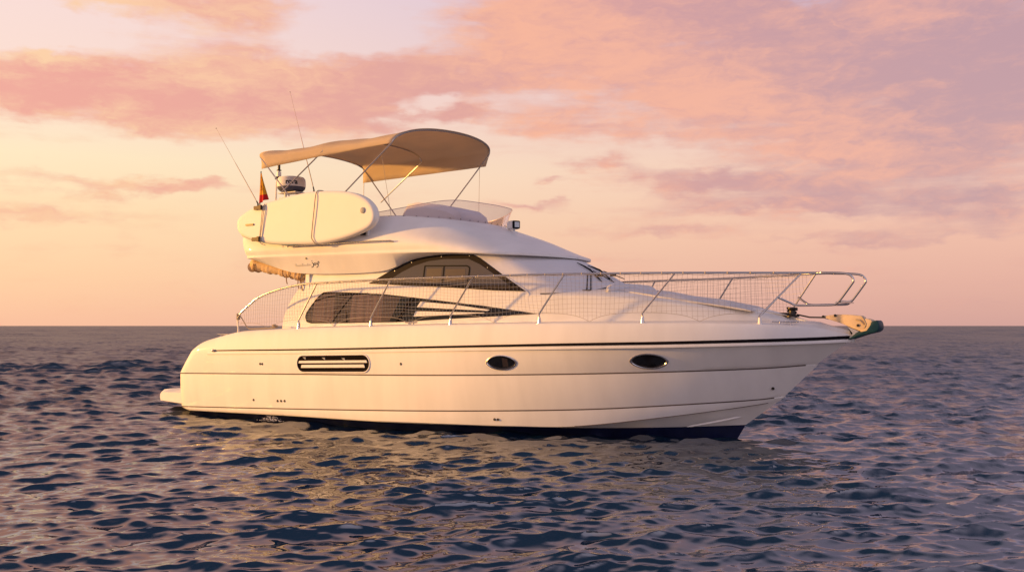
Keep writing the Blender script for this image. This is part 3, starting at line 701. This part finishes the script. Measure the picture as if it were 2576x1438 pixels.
# ------------------------------------------------------------------ canopy (bimini)
def cpos(X, t):                                       # t from -1 (starboard edge) to 1 (port edge)
    k = max(0, (3.4 - X) / 1.68); zc = itp([(1.7, .27), (3.4, .30), (5.18, .32)], X)
    q = t * math.pi / 2; cy = abs(math.sin(q)) ** (2 / 2.2); cz = abs(math.cos(q)) ** (2 / 2.2); y = math.copysign(1.55 * cy, t)
    return (X - .34 * (1 - t * t) * k + (.16 * (1 - t * t) + .03 * (t + 1)) * max(0, (X - 3.4) / 1.78), y, 5.205 + .066 * (y + 1.55) + zc * cz)
XS = np.linspace(1.72, 5.18, 29); TSn = np.linspace(-1, 1, 45); G = []; cn = MB()
for X in XS:
    sag = -.05 * math.sin(math.pi * ((X - 1.72) / 1.70 % 1.0)) if X < 5.12 else 0
    r = []; ds = itp([(1.72, .22), (3.4, .115), (5.18, .03)], X); dp = itp([(1.72, .34), (5.18, .26)], X)
    p0 = cpos(X, -1); p1 = cpos(X, 1)
    for f_ in (1.0, .5): r.append((p0[0] + .008 * math.sin(X * 8), p0[1] - .006 * math.sin(X * 6 + f_), p0[2] - ds * f_))
    for t in TSn:
        p = cpos(X, t); r.append((p[0], p[1], p[2] + sag * (1 - abs(t) ** 4) + .006 * math.sin(9 * X + 4 * t)))
    for f_ in (.3, .65, 1.0): r.append((p1[0] - .10 * f_ * max(0, (X - 4.4) / .8), p1[1] + .006 * math.sin(X * 7 + f_), p1[2] - dp * f_))
    G.append(r)
cn.grid(G)
can = cn.build('bimini_top', CANVAS, yacht, solid=.012)
can['label'] = 'beige canvas sun canopy stretched over steel hoops above the flybridge'
hoops = {}
PV = {1: (2.28, -1.52, 4.47), -1: (2.28, 1.52, 4.58)}
def drop(a, b, z):                                    # carry the line a->b on down to height z
    a, b = Vector(a), Vector(b); t = (z - a.z) / (b.z - a.z); return tuple(a + (b - a) * t)
def hoop(X, foot_s, foot_p, inn=.0):
    arch = [Vector(cpos(X, t)) - Vector((0, 0, .022)) for t in np.linspace(-1, 1, 31)]
    f = MB(); f.tube([foot_s] + [tuple(p) for p in arch] + [foot_p], .0135, 8); return f.build('canopy_hoop', STEEL, can)
e0s, e0p = (1.72, -1.55, 4.975), (1.74, 1.55, 5.065)
hoop(1.735, drop(e0s, PV[1], 3.84), drop(e0p, PV[-1], 3.84))
hoop(3.42, PV[1], PV[-1])
e2s, e2p = (5.16, -1.55, 5.20), (5.20, 1.56, 5.32)
hoop(5.165, drop(e2s, (4.0, -1.53, 4.36), 3.84), drop(e2p, (4.25, 1.53, 4.36), 3.84))
f = MB(); f.tube([e0p, (1.74, 1.53, 3.84)], .011, 6); f.build('canopy_strut', STEEL, can)
f = MB(); f.tube([(4.87, -1.5, 5.02), (5.03, -1.40, 3.83)], .004, 5); f.build('guy_line', ROPE, can)
f = MB(); f.tube([(5.02, 1.5, 5.14), (5.05, 1.42, 3.83)], .004, 5); f.build('guy_line', ROPE, can)

# ------------------------------------------------------------------ radar, mast, aerials
f = MB(); f.lathe((1.0, 0, 4.86), [(0, .215), (.19, .212), (.275, .195), (.305, .15), (.312, .08), (.312, .0), (.305, -.02)], 40)
rad = f.build('radar_dome', WHITE, yacht)
f = MB(); f.lathe((1.0, 0, 4.86), [(.306, -.02), (.295, -.06), (.25, -.105), (.10, -.125), (0, -.125)], 40); f.build('dome_base', mat('radar_base', (.09, .10, .14), .5), rad)
f = MB(); f.box((1.0, 0, 4.715), (.55, .30, .02)); f.box((.90, -.08, 4.66), (.05, .05, .10)); f.box((1.10, .08, 4.66), (.05, .05, .10)); f.box((1.0, 0, 4.58), (.42, .34, .06)); f.tube([(1.0, 0, 4.6), (1.05, 0, 3.3)], .09, 12)
f.build('radar_bracket', WHITE, yacht, bevel=.006)
tx = bpy.data.curves.new('radar_lettering', 'FONT'); tx.body = 'rora'; tx.size = .15; tx.extrude = .002; tx.offset = .004
to = bpy.data.objects.new('radar_lettering_source', tx); C.objects.link(to); bpy.context.view_layer.update()
me = bpy.data.meshes.new_from_object(to.evaluated_get(bpy.context.evaluated_depsgraph_get())); bpy.data.objects.remove(to)
a0 = math.atan2(-15.7, 16.0)                          # lettering faces the starboard bow
for v in me.vertices:
    an = a0 - .10 + (v.co.x - .10) / .312; r = .314 + v.co.z; v.co = (1.0 + r * math.cos(an), r * math.sin(an), 4.885 + v.co.y)
me.materials.clear(); me.materials.append(BLACK); lo = bpy.data.objects.new('lettering', me); C.objects.link(lo); lo.parent = rad
f = MB(); f.tube(cat([(.50, .02, 3.4), (.50, .02, 4.6), (.52, .02, 4.98), (.56, .0, 5.04), (.62, 0, 5.05)], 4), .02, 8); mo = f.build('light_mast', WHITE, yacht)
f = MB(); f.lathe((.61, 0, 5.05), [(0, 0), (.085, 0), (.09, .02), (.06, .06), (.045, .065)], 16); f.build('mast_cap', BLACK, mo)
f = MB(); f.lathe((.61, 0, 5.11), [(.05, 0), (.05, .10), (.03, .11), (.03, .14)], 16); f.build('mast_lamp', mat('lamp_glass', (.75, .73, .68), .2), mo)
f = MB(); f.lathe((.61, 0, 5.24), [(.03, 0), (.055, .005), (.055, .02), (.03, .03), (.03, .16), (0, .165)], 16); f.build('lamp_top', DARKSTEEL, mo)
for a, b in (((1.36, -1.3, 4.325), (.049, -1.3, 6.04)), ((1.683, 0.0, 4.735), (.935, 0.0, 6.971))):
    A, B_ = Vector(a), Vector(b); base = A + (A - B_) * ((A.z - 3.6) / (B_.z - A.z)) if False else Vector((A.x + .02, A.y, 3.6))
    f = MB(); f.tube([A, A.lerp(B_, .5), A.lerp(B_, .55), B_], [.010, .008, .005, .0035], 6); an = f.build('whip_aerial', mat('aerial', (.55, .42, .36), .5), yacht)
    f = MB(); f.tube([base, A], .016, 8); f.tube([A - (B_ - A) * .01, A + (B_ - A) * .03], .014, 8); f.build('aerial_mount', DARKSTEEL, an)
    f = MB(); f.lathe(B_, [(0, -.012), (.012, 0), (0, .012)], 8); f.build('aerial_tip', DARKSTEEL, an)

# ------------------------------------------------------------------ deck gear (parts of the yacht)
def cleat(c, L, ax_=(1, 0), h=.07, r=.013):
    f = MB(); d = Vector((ax_[0], ax_[1], 0)).normalized(); c = Vector(c); top_ = c + Vector((0, 0, h))
    f.tube([top_ - d * L / 2, top_ - d * L * .35, top_ + d * L * .35, top_ + d * L / 2], [r * .8, r, r, r * .8], 8)
    for k in (-.2, .2): f.tube([c + d * L * k - Vector((0, 0, .01)), c + d * L * k + Vector((0, 0, .012)), top_ + d * L * k], [.026, .013, .011], 8)
    return f.build('cleat', STEEL, yacht)
cleat((12.17, -.50, 1.80), .40, (1, .35), .055); cleat((12.17, .50, 1.80), .40, (1, -.35), .055)
cleat((5.92, -1.90, 1.79), .27, (1, 0), .06); cleat((5.92, 1.90, 1.79), .27); cleat((.62, -1.55, 1.56), .36, (1, -.1), .05); cleat((.62, 1.55, 1.56), .36)
f = MB(); f.lathe((12.13, -.02, 1.93), [(.11, 0), (.11, .02), (.06, .035), (.055, .10), (.085, .13), (.085, .15), (.0, .16)], 18); f.box((12.02, .02, 1.965), (.16, .16, .07)); wl = f.build('windlass', DARKSTEEL, yacht)
f = MB()
for k in range(7): a = k * .9; f.lathe((12.13 + .05 * math.cos(a * 1.7), -.02 + .05 * math.sin(a * 2.1), 2.0 + .012 * k), [(.018, -.018), (.03, 0), (.016, .018)], 7)
f.build('chain_pile', DARKSTEEL, wl)
f = MB(); f.tube([(12.2, -.02, 1.97), (12.4, 0, 1.925), (12.62, 0, 1.92), (12.70, 0, 1.90)], .012, 6); f.build('anchor_chain', DARKSTEEL, wl)
def q0(cx, cy):                                       # bow plate outlines, metres in the centre plane
    return (12.60 + (cx - 700) * .000537, 1.964 - (cy - 330) * .000537 - (cx - 700) * .0000235)
br = MB(); plate(br, [q0(*p) for p in ((1440, 640), (1790, 765), (1600, 900), (1480, 1020), (1420, 1010), (1560, 830))], -.07, .07, .008, n=1); br.build('bow_roller', mat('roller_metal', (.5, .5, .52), .3, .8), yacht)
# cockpit cushion seen over the stern coaming
f = MB(); f.box((.95, 1.35, 1.60), (.55, .35, .16)); f.build('cockpit_cushion', mat('cushion', (.6, .42, .34), .8), yacht, bevel=.04)

# ------------------------------------------------------------------ things carried by the yacht
an = empty('anchor', (13.2, 0, 1.6)); tag(an, 'plough anchor with teal fluke and cream shank stowed on the bow roller', 'anchor')
def child(mb, name, m, par, **k):
    o = mb.build(name, m, par, **k); o.location = -Vector(par.location); return o
f = MB(); plate(f, [q0(*p) for p in ((720, 375), (1060, 320), (1300, 300), (1830, 320), (1900, 420), (1965, 560), (1900, 680), (1790, 755), (1300, 565), (1090, 505), (800, 420))], -.085, .085, .010, .006, n=2); child(f, 'shank', CREAM, an)
f = MB(); plate(f, [q0(*p) for p in ((1880, 400), (2110, 420), (2145, 560), (2105, 700), (2010, 810), (1800, 765), (1920, 680), (1975, 560))], -.105, .105, .010, .006, n=2); child(f, 'collar', CREAM, an)
f = MB(); plate(f, [q0(*p) for p in ((2120, 500), (2280, 430), (2340, 520), (2345, 660), (2250, 760), (2010, 825), (1760, 920), (1490, 1015), (1640, 880), (1780, 765), (2010, 790), (2090, 690))], -.15, .15, .010, .008, n=2); child(f, 'fluke', TEAL, an)
for p in ((770, 385), (1110, 340), (1745, 595)):
    f = MB(); q = q0(*p); f.lathe((q[0], -.088, q[1]), [(.022, .01), (.022, -.012), (0, -.014)], 10, 'y'); child(f, 'bolt', DARKSTEEL, an)
f = MB(); f.tube([(q0(1690, 430)[0], -.10, q0(1690, 430)[1]), (q0(1800, 450)[0], -.10, q0(1800, 450)[1]), (q0(1900, 560)[0], -.10, q0(1900, 560)[1])], .010, 6)
f.tube([(q0(*p)[0], -.105, q0(*p)[1]) for p in ((1860, 345), (1910, 420), (1975, 550), (1920, 670))], .012, 6)
child(f, 'lashing', ROPE, an)

pb = empty('paddle_board', (3.3, -1.9, 3.35)); tag(pb, 'white paddle board strapped on edge to the side of the flybridge', 'paddle board')
BO = [(1.462, 3.86), (1.50, 3.95), (1.624, 4.03), (1.966, 4.154), (2.632, 4.266), (3.15, 4.325), (3.588, 4.344), (4.198, 4.306), (4.594, 4.24), (4.885, 4.12), (5.06, 3.96), (5.115, 3.78), (5.04, 3.63), (4.842, 3.528), (4.405, 3.417), (3.906, 3.352), (3.495, 3.338), (2.643, 3.375), (2.088, 3.455), (1.66, 3.57), (1.49, 3.70)]
f = MB(); plate(f, BO, -1.96, -1.80, .045, .004, n=5); child(f, 'board_body', BOARD, pb, sharp=80)
f = MB(); bo = catc(BO, 5); low = [p for p in bo if p[1] < 3.62 and 1.52 < p[0] < 3.3]; low.sort(key=lambda p: p[0])
f.tube([(p[0], -1.925, p[1] + .006) for p in low], [.004] + [.014] * (len(low) - 2) + [.004], 6); child(f, 'blue_edge', BLUE, pb)
f = MB(); f.lathe((4.83, -1.972, 3.90), [(.055, .01), (.055, -.004), (.045, -.008), (0, -.008)], 20, 'y'); child(f, 'vent_plug', GREY, pb)
f = MB(); f.box((1.86, -1.975, 3.80), (.23, .02, .035)); child(f, 'fin_slot', DARKSTEEL, pb, bevel=.006)
for xx, zz in ((2.10, 4.12), (2.05, 3.50)):
    f = MB(); f.box((xx, -1.985, zz), (.20, .05, .075)); f.box((xx + .09, -2.0, zz), (.07, .05, .10)); child(f, 'clip', mat('clip_metal', (.06, .04, .025), .5, .2), pb, bevel=.008)
def strapline(pts, r=.009): f = MB(); f.tube(cat(pts, 5), r, 6); return f
child(strapline([(3.69, -1.72, 4.34), (3.68, -1.86, 4.36), (3.67, -1.975, 4.30), (3.63, -1.992, 3.95), (3.57, -1.985, 3.52), (3.58, -1.99, 3.44), (3.66, -1.96, 3.34), (3.72, -1.84, 3.31)]), 'strap', STRAP, pb)
for dxx in (0, .055):
    child(strapline([(2.30 + dxx, -1.72, 4.21), (2.27 + dxx, -1.88, 4.215), (2.25 + dxx * .8, -1.985, 4.13), (2.21 + dxx * .6, -1.99, 3.85), (2.16 + dxx * .3, -1.985, 3.50), (2.18, -1.975, 3.42), (2.27, -1.93, 3.375)], .007), 'strap', STRAP, pb)

cr = empty('canvas_roll', (1.6, -1.45, 3.0)); tag(cr, 'rolled beige awning canvas tied beneath the flybridge overhang', 'awning')
f = MB(); pth = cat([(1.26, -1.36, 3.00), (1.42, -1.40, 3.0), (1.75, -1.42, 2.955), (2.2, -1.42, 2.88), (2.6, -1.42, 2.80), (2.86, -1.40, 2.73)], 9)
rad_ = [(.085 + .012 * math.sin(k * 1.9) + .01 * math.sin(k * .7)) * (1 if 0 < k < len(pth) - 1 else .7) for k in range(len(pth))]
f.tube(pth, rad_, 14); child(f, 'roll', BAG, cr)
TIE = mat('tie_cord', (.28, .17, .09), .9)
for x0, z0 in ((1.48, 3.0), (1.52, 2.99), (2.32, 2.86), (2.50, 2.83), (2.78, 2.76)):
    f = MB(); f.tube([(x0, -1.42 + .105 * math.cos(a), z0 + .105 * math.sin(a)) for a in np.linspace(0, 2 * math.pi, 17)], .008, 5); child(f, 'tie', TIE, cr)
for x0, z0, L_ in ((2.42, 2.78, .16), (2.74, 2.72, .20), (2.84, 2.70, .22), (2.80, 2.70, .12)):
    f = MB(); f.tube(cat([(x0, -1.50, z0 + .04), (x0 + .015, -1.52, z0 - L_ * .5), (x0 + .03, -1.51, z0 - L_)], 4), .011, 5); child(f, 'loose_end', TIE, cr)
f = MB(); G = []
for k in range(15):
    x = 1.36 + 1.5 * k / 14; zz = 3.09 - (x - 1.4) * .20; G.append([(x, -1.44, zz + .06), (x + .01 * math.sin(k * 2.1), -1.49 - .012 * math.sin(k * 1.3), zz), (x, -1.50, zz - .09)])
f.grid(G); child(f, 'flap', BAG, cr, solid=.012)

fl = empty('ensign_flag', (1.0, -.9, 4.4)); tag(fl, 'red and yellow ensign flag drooping from a staff behind the paddle board', 'flag')
f = MB(); f.tube([(.955, -.9, 3.6), (1.012, -.9, 5.08)], .011, 8); child(f, 'flagstaff', DARKSTEEL, fl)
f = MB(); NV, NU = 26, 12; G = []
for i in range(NV + 1):
    v = i / NV; r = []
    for j in range(NU + 1):
        u = j / NU; w_ = .03 + .21 * v ** .9; zz = 5.05 - .66 * v + u * (.10 * v ** 2) * 1.0 - u * .02
        r.append((1.01 - .045 * v + w_ * u, -.905 - .055 * math.sin(u * 9 + v * 2) * (.3 + .7 * v) * u, zz))
    G.append(r)
vs = [q for r in G for q in r]
for i in range(NV):
    for j in range(NU):
        u, v = (j + .5) / NU, (i + .5) / NV; mi = 0
        if v > .73 + .05 * u: mi = 1
        elif (u - .45) ** 2 / .06 + (v - .50) ** 2 / .010 < 1: mi = 2 if (u - .45) ** 2 / .03 + (v - .50) ** 2 / .004 > 1 or (i + j) % 2 else 0
        b = [G[i][j], G[i][j + 1], G[i + 1][j + 1], G[i + 1][j]]; f.add(b, [(0, 1, 2, 3)], mi)
child(f, 'flag_cloth', [YELLOW, RED, CREST], fl, solid=.004)

sb = empty('sun_pad', (10.3, 0, 2.3)); tag(sb, 'pale grey sun pad with rounded headrest lying on the foredeck coachroof', 'sun pad')
f = MB(); G = []
for k in range(33):
    X = 9.22 + (11.62 - 9.22) * k / 32; hw = .80 - .30 * max(0, (X - 10.2) / 1.4); e = math.sqrt(max(0, 1 - max(0, (X - 11.45) / .17) ** 2)); th = .022 * e + .003
    zc = lambda y: itp(ZSH, X) + .02 + (itp(ZCR, X) - itp(ZSH, X) - .02) * math.cos(min(1, abs(y) / max(.3, yb(X) - .15)) * math.pi / 2) ** .8
    r = [(X, -hw, zc(hw) - .01), (X, -hw - .01, zc(hw) + th * .6)] + [(X, y, zc(y) + th + .008 * math.sin(X * 7 + y * 5)) for y in np.linspace(-hw + .05, hw - .05, 13)] + [(X, hw + .01, zc(hw) + th * .6), (X, hw, zc(hw) - .01)]
    G.append(r)
f.grid(G); child(f, 'pad_cover', PAD, sb, sharp=60)
f = MB(); ys = np.linspace(-.98, .86, 25); f.tube([(9.36 - .02 * abs(y), y, 2.415 - .06 * max(0, abs(y) - .6) + .0) for y in ys], [.10 * math.sqrt(max(.02, 1 - (abs(y + .06) / .93) ** 6)) for y in ys], 16); child(f, 'headrest', PAD, sb)

rp = MB(); rp.tube(cat([(1.50, -1.90, 2.02), (1.60, -1.88, 1.90), (1.66, -1.86, 1.80), (1.74, -1.84, 1.735), (1.95, -1.82, 1.735), (2.25, -1.80, 1.745), (2.45, -1.80, 1.76)], 6), .011, 6)
for k in range(4): rp.tube([(1.50 + .03 * math.cos(a), -1.917 + .03 * math.sin(a), 1.93 + .03 * k + .01 * math.cos(a * 2)) for a in np.linspace(0, 2 * math.pi, 13)], .010, 5)
rp.tube([(2.42 + .05 * math.cos(a), -1.80 + .05 * math.sin(a), 1.765 + .004 * a) for a in np.linspace(0, 12, 30)], .011, 5)
ro_ = rp.build('mooring_rope', ROPE); tag(ro_, 'tan mooring rope knotted to the stern end of the guard rail', 'rope')

# small splash of cooling water at the hull side
f = MB()
for k in range(170):
    x = 2.62 + random.gauss(0, .13); y = -2.02 - abs(random.gauss(0, .07)); z = -.04 + abs(random.gauss(0, .045)) * (1.5 - min(1.3, abs(x - 2.62) * 5))
    q = random.uniform(.004, .009); f.lathe((x, y, z), [(0, -q), (q, 0), (0, q)], 6)
spl = f.build('water_splash', mat('foam', (.75, .72, .68), .6)); tag(spl, 'small splash of cooling water beside the yacht hull near the stern', 'splash', kind='stuff')
# ------------------------------------------------------------------ sea
def sea():
    view = math.atan2(DEPTH.y, DEPTH.x)
    rs = [2.5]
    while rs[-1] < 140: rs.append(rs[-1] * 1.003)
    while rs[-1] < 900: rs.append(rs[-1] * 1.012)
    while rs[-1] < 40000: rs.append(rs[-1] * 1.08)
    rs = np.array(rs)
    half = math.radians(37); half = math.radians(42); fine = list(np.arange(-half, half, .0021)); st_ = .0021; t_ = half; co = []
    while t_ < math.pi: co.append(t_); t_ += st_; st_ = min(.03, st_ * 1.022)
    th = np.array(sorted([-x for x in co[1:]]) + fine + co); dth = np.gradient(th)[None, :]; th = view + th
    R_, T_ = np.meshgrid(rs, th, indexing='ij')
    X = CAM.x + R_ * np.cos(T_); Y = CAM.y + R_ * np.sin(T_)
    drr = np.gradient(rs)[:, None]; spc = np.maximum(drr, R_ * dth)
    Z = np.zeros_like(X); DX = np.zeros_like(X); DY = np.zeros_like(X)
    lost = np.zeros_like(X)
    NW = 215
    lam = np.exp(rng.uniform(math.log(.085), math.log(1.25), NW)); lam[:16] = (4.6, 3.8, 3.0, 5.6, 2.6, 2.2, 3.4, 8, 11, 14, 18, 23, 29, 36, 45, 60)
    main = math.atan2(-DEPTH.y, -DEPTH.x) + .35                # chop running towards the viewer
    for i in range(NW):
        l = lam[i]; k = 2 * math.pi / l; d = main + rng.normal(0, .40); ph = rng.uniform(0, 6.283)
        slope = (.036 if l < .40 else .028) * (1.0 if l < 1.8 else .5 if l < 7 else .45) * (min(1, l / .12)) ** .2; a = slope / k
        fade = np.clip((l / (spc * 2.4) - .8) / .8, 0, 1)
        q = k * (X * math.cos(d) + Y * math.sin(d)) + ph; c, s_ = np.cos(q), np.sin(q)
        Z += a * c * fade; DX -= a * 1.2 * s_ * math.cos(d) * fade; DY -= a * 1.2 * s_ * math.sin(d) * fade
        lost += (slope ** 2 / 2) * (1 - fade ** 2)
    Z = Z + np.clip(Z, 0, 1) ** 2 * 1.2
    # outer sea curves down no further: flat to the horizon
    P = np.stack([X + DX, Y + DY, Z - .025], -1).reshape(-1, 3)
    n, m = X.shape
    I = np.arange(n * m).reshape(n, m); a = I[:-1, :]; b = np.roll(I, -1, 1)[:-1, :]; c = np.roll(I, -1, 1)[1:, :]; d = I[1:, :]
    F = np.stack([a, b, c, d], -1).reshape(-1, 4)
    ctr_i = n * m; P = np.vstack([P, [[CAM.x, CAM.y, -.025]]])
    tri = [(int(I[0, (j + 1) % m]), int(I[0, j]), ctr_i) for j in range(m)]
    me = bpy.data.meshes.new('sea'); nf = len(F) + len(tri)
    me.vertices.add(len(P)); me.vertices.foreach_set('co', P.ravel().astype(np.float32))
    loops = np.concatenate([F.ravel(), np.array(tri).ravel()]).astype(np.int32); me.loops.add(len(loops)); me.loops.foreach_set('vertex_index', loops)
    ls = np.concatenate([np.arange(len(F)) * 4, len(F) * 4 + np.arange(len(tri)) * 3]).astype(np.int32)
    me.polygons.add(nf); me.polygons.foreach_set('loop_start', ls)
    me.polygons.foreach_set('use_smooth', np.ones(nf, bool)); me.update(calc_edges=True); me.validate()
    at = me.attributes.new('unresolved_slope', 'FLOAT', 'POINT'); at.data.foreach_set('value', np.concatenate([np.sqrt(lost).ravel(), [0]]).astype(np.float32))
    m_ = bpy.data.materials.new('sea_water'); m_.use_nodes = True; nt = m_.node_tree; b_ = nt.nodes['Principled BSDF']
    b_.inputs['Base Color'].default_value = (.002, .013, .032, 1); b_.inputs['Roughness'].default_value = .04; b_.inputs['IOR'].default_value = 2.8
    tcn = nt.nodes.new('ShaderNodeTexCoord')
    geo = nt.nodes.new('ShaderNodeNewGeometry')
    acc = None
    def vm(op, a, b=None, sc=None):
        n_ = nt.nodes.new('ShaderNodeVectorMath'); n_.operation = op
        for k, x in enumerate((a, b)):
            if x is None: continue
            if isinstance(x, tuple): n_.inputs[k].default_value = x
            else: nt.links.new(x, n_.inputs[k])
        if sc is not None:
            if isinstance(sc, (int, float)): n_.inputs['Scale'].default_value = sc
            else: nt.links.new(sc, n_.inputs['Scale'])
        return n_.outputs[0]
    def nz(scale, det):
        n_ = nt.nodes.new('ShaderNodeTexNoise'); n_.inputs['Scale'].default_value = scale; n_.inputs['Detail'].default_value = det; n_.inputs['Roughness'].default_value = .6
        nt.links.new(geo.outputs['Position'], n_.inputs['Vector']); return vm('SUBTRACT', n_.outputs['Color'], (.5, .5, .5))
    att = nt.nodes.new('ShaderNodeAttribute'); att.attribute_name = 'unresolved_slope'
    mul = nt.nodes.new('ShaderNodeMath'); mul.operation = 'MULTIPLY'; mul.inputs[1].default_value = 4.6; nt.links.new(att.outputs['Fac'], mul.inputs[0])
    coarse_ = vm('SCALE', vm('ADD', nz(2.4, 4), vm('SCALE', nz(.16, 5), None, .6)), None, mul.outputs[0])
    fine_ = vm('SCALE', vm('ADD', nz(9.0, 2), nz(26.0, 2)), None, .05)
    s1 = vm('ADD', vm('MULTIPLY', vm('ADD', coarse_, fine_), (1, 1, 0)), geo.outputs['Normal'])
    pw = nt.nodes.new('ShaderNodeMath'); pw.operation = 'MULTIPLY_ADD'; pw.inputs[1].default_value = 2.6; pw.inputs[2].default_value = -.32; nt.links.new(att.outputs['Fac'], pw.inputs[0]); px2 = nt.nodes.new('ShaderNodeMath'); px2.operation = 'MAXIMUM'; px2.inputs[1].default_value = .025; nt.links.new(pw.outputs[0], px2.inputs[0]); nt.links.new(px2.outputs[0], b_.inputs['Roughness'])
    nrm = vm('NORMALIZE', s1); nt.links.new(nrm, b_.inputs['Normal'])
    me.materials.append(m_)
    o = bpy.data.objects.new('sea', me); C.objects.link(o); o['kind'] = 'structure'; o['label'] = 'choppy teal sea reflecting the pink sunset sky'
sea()
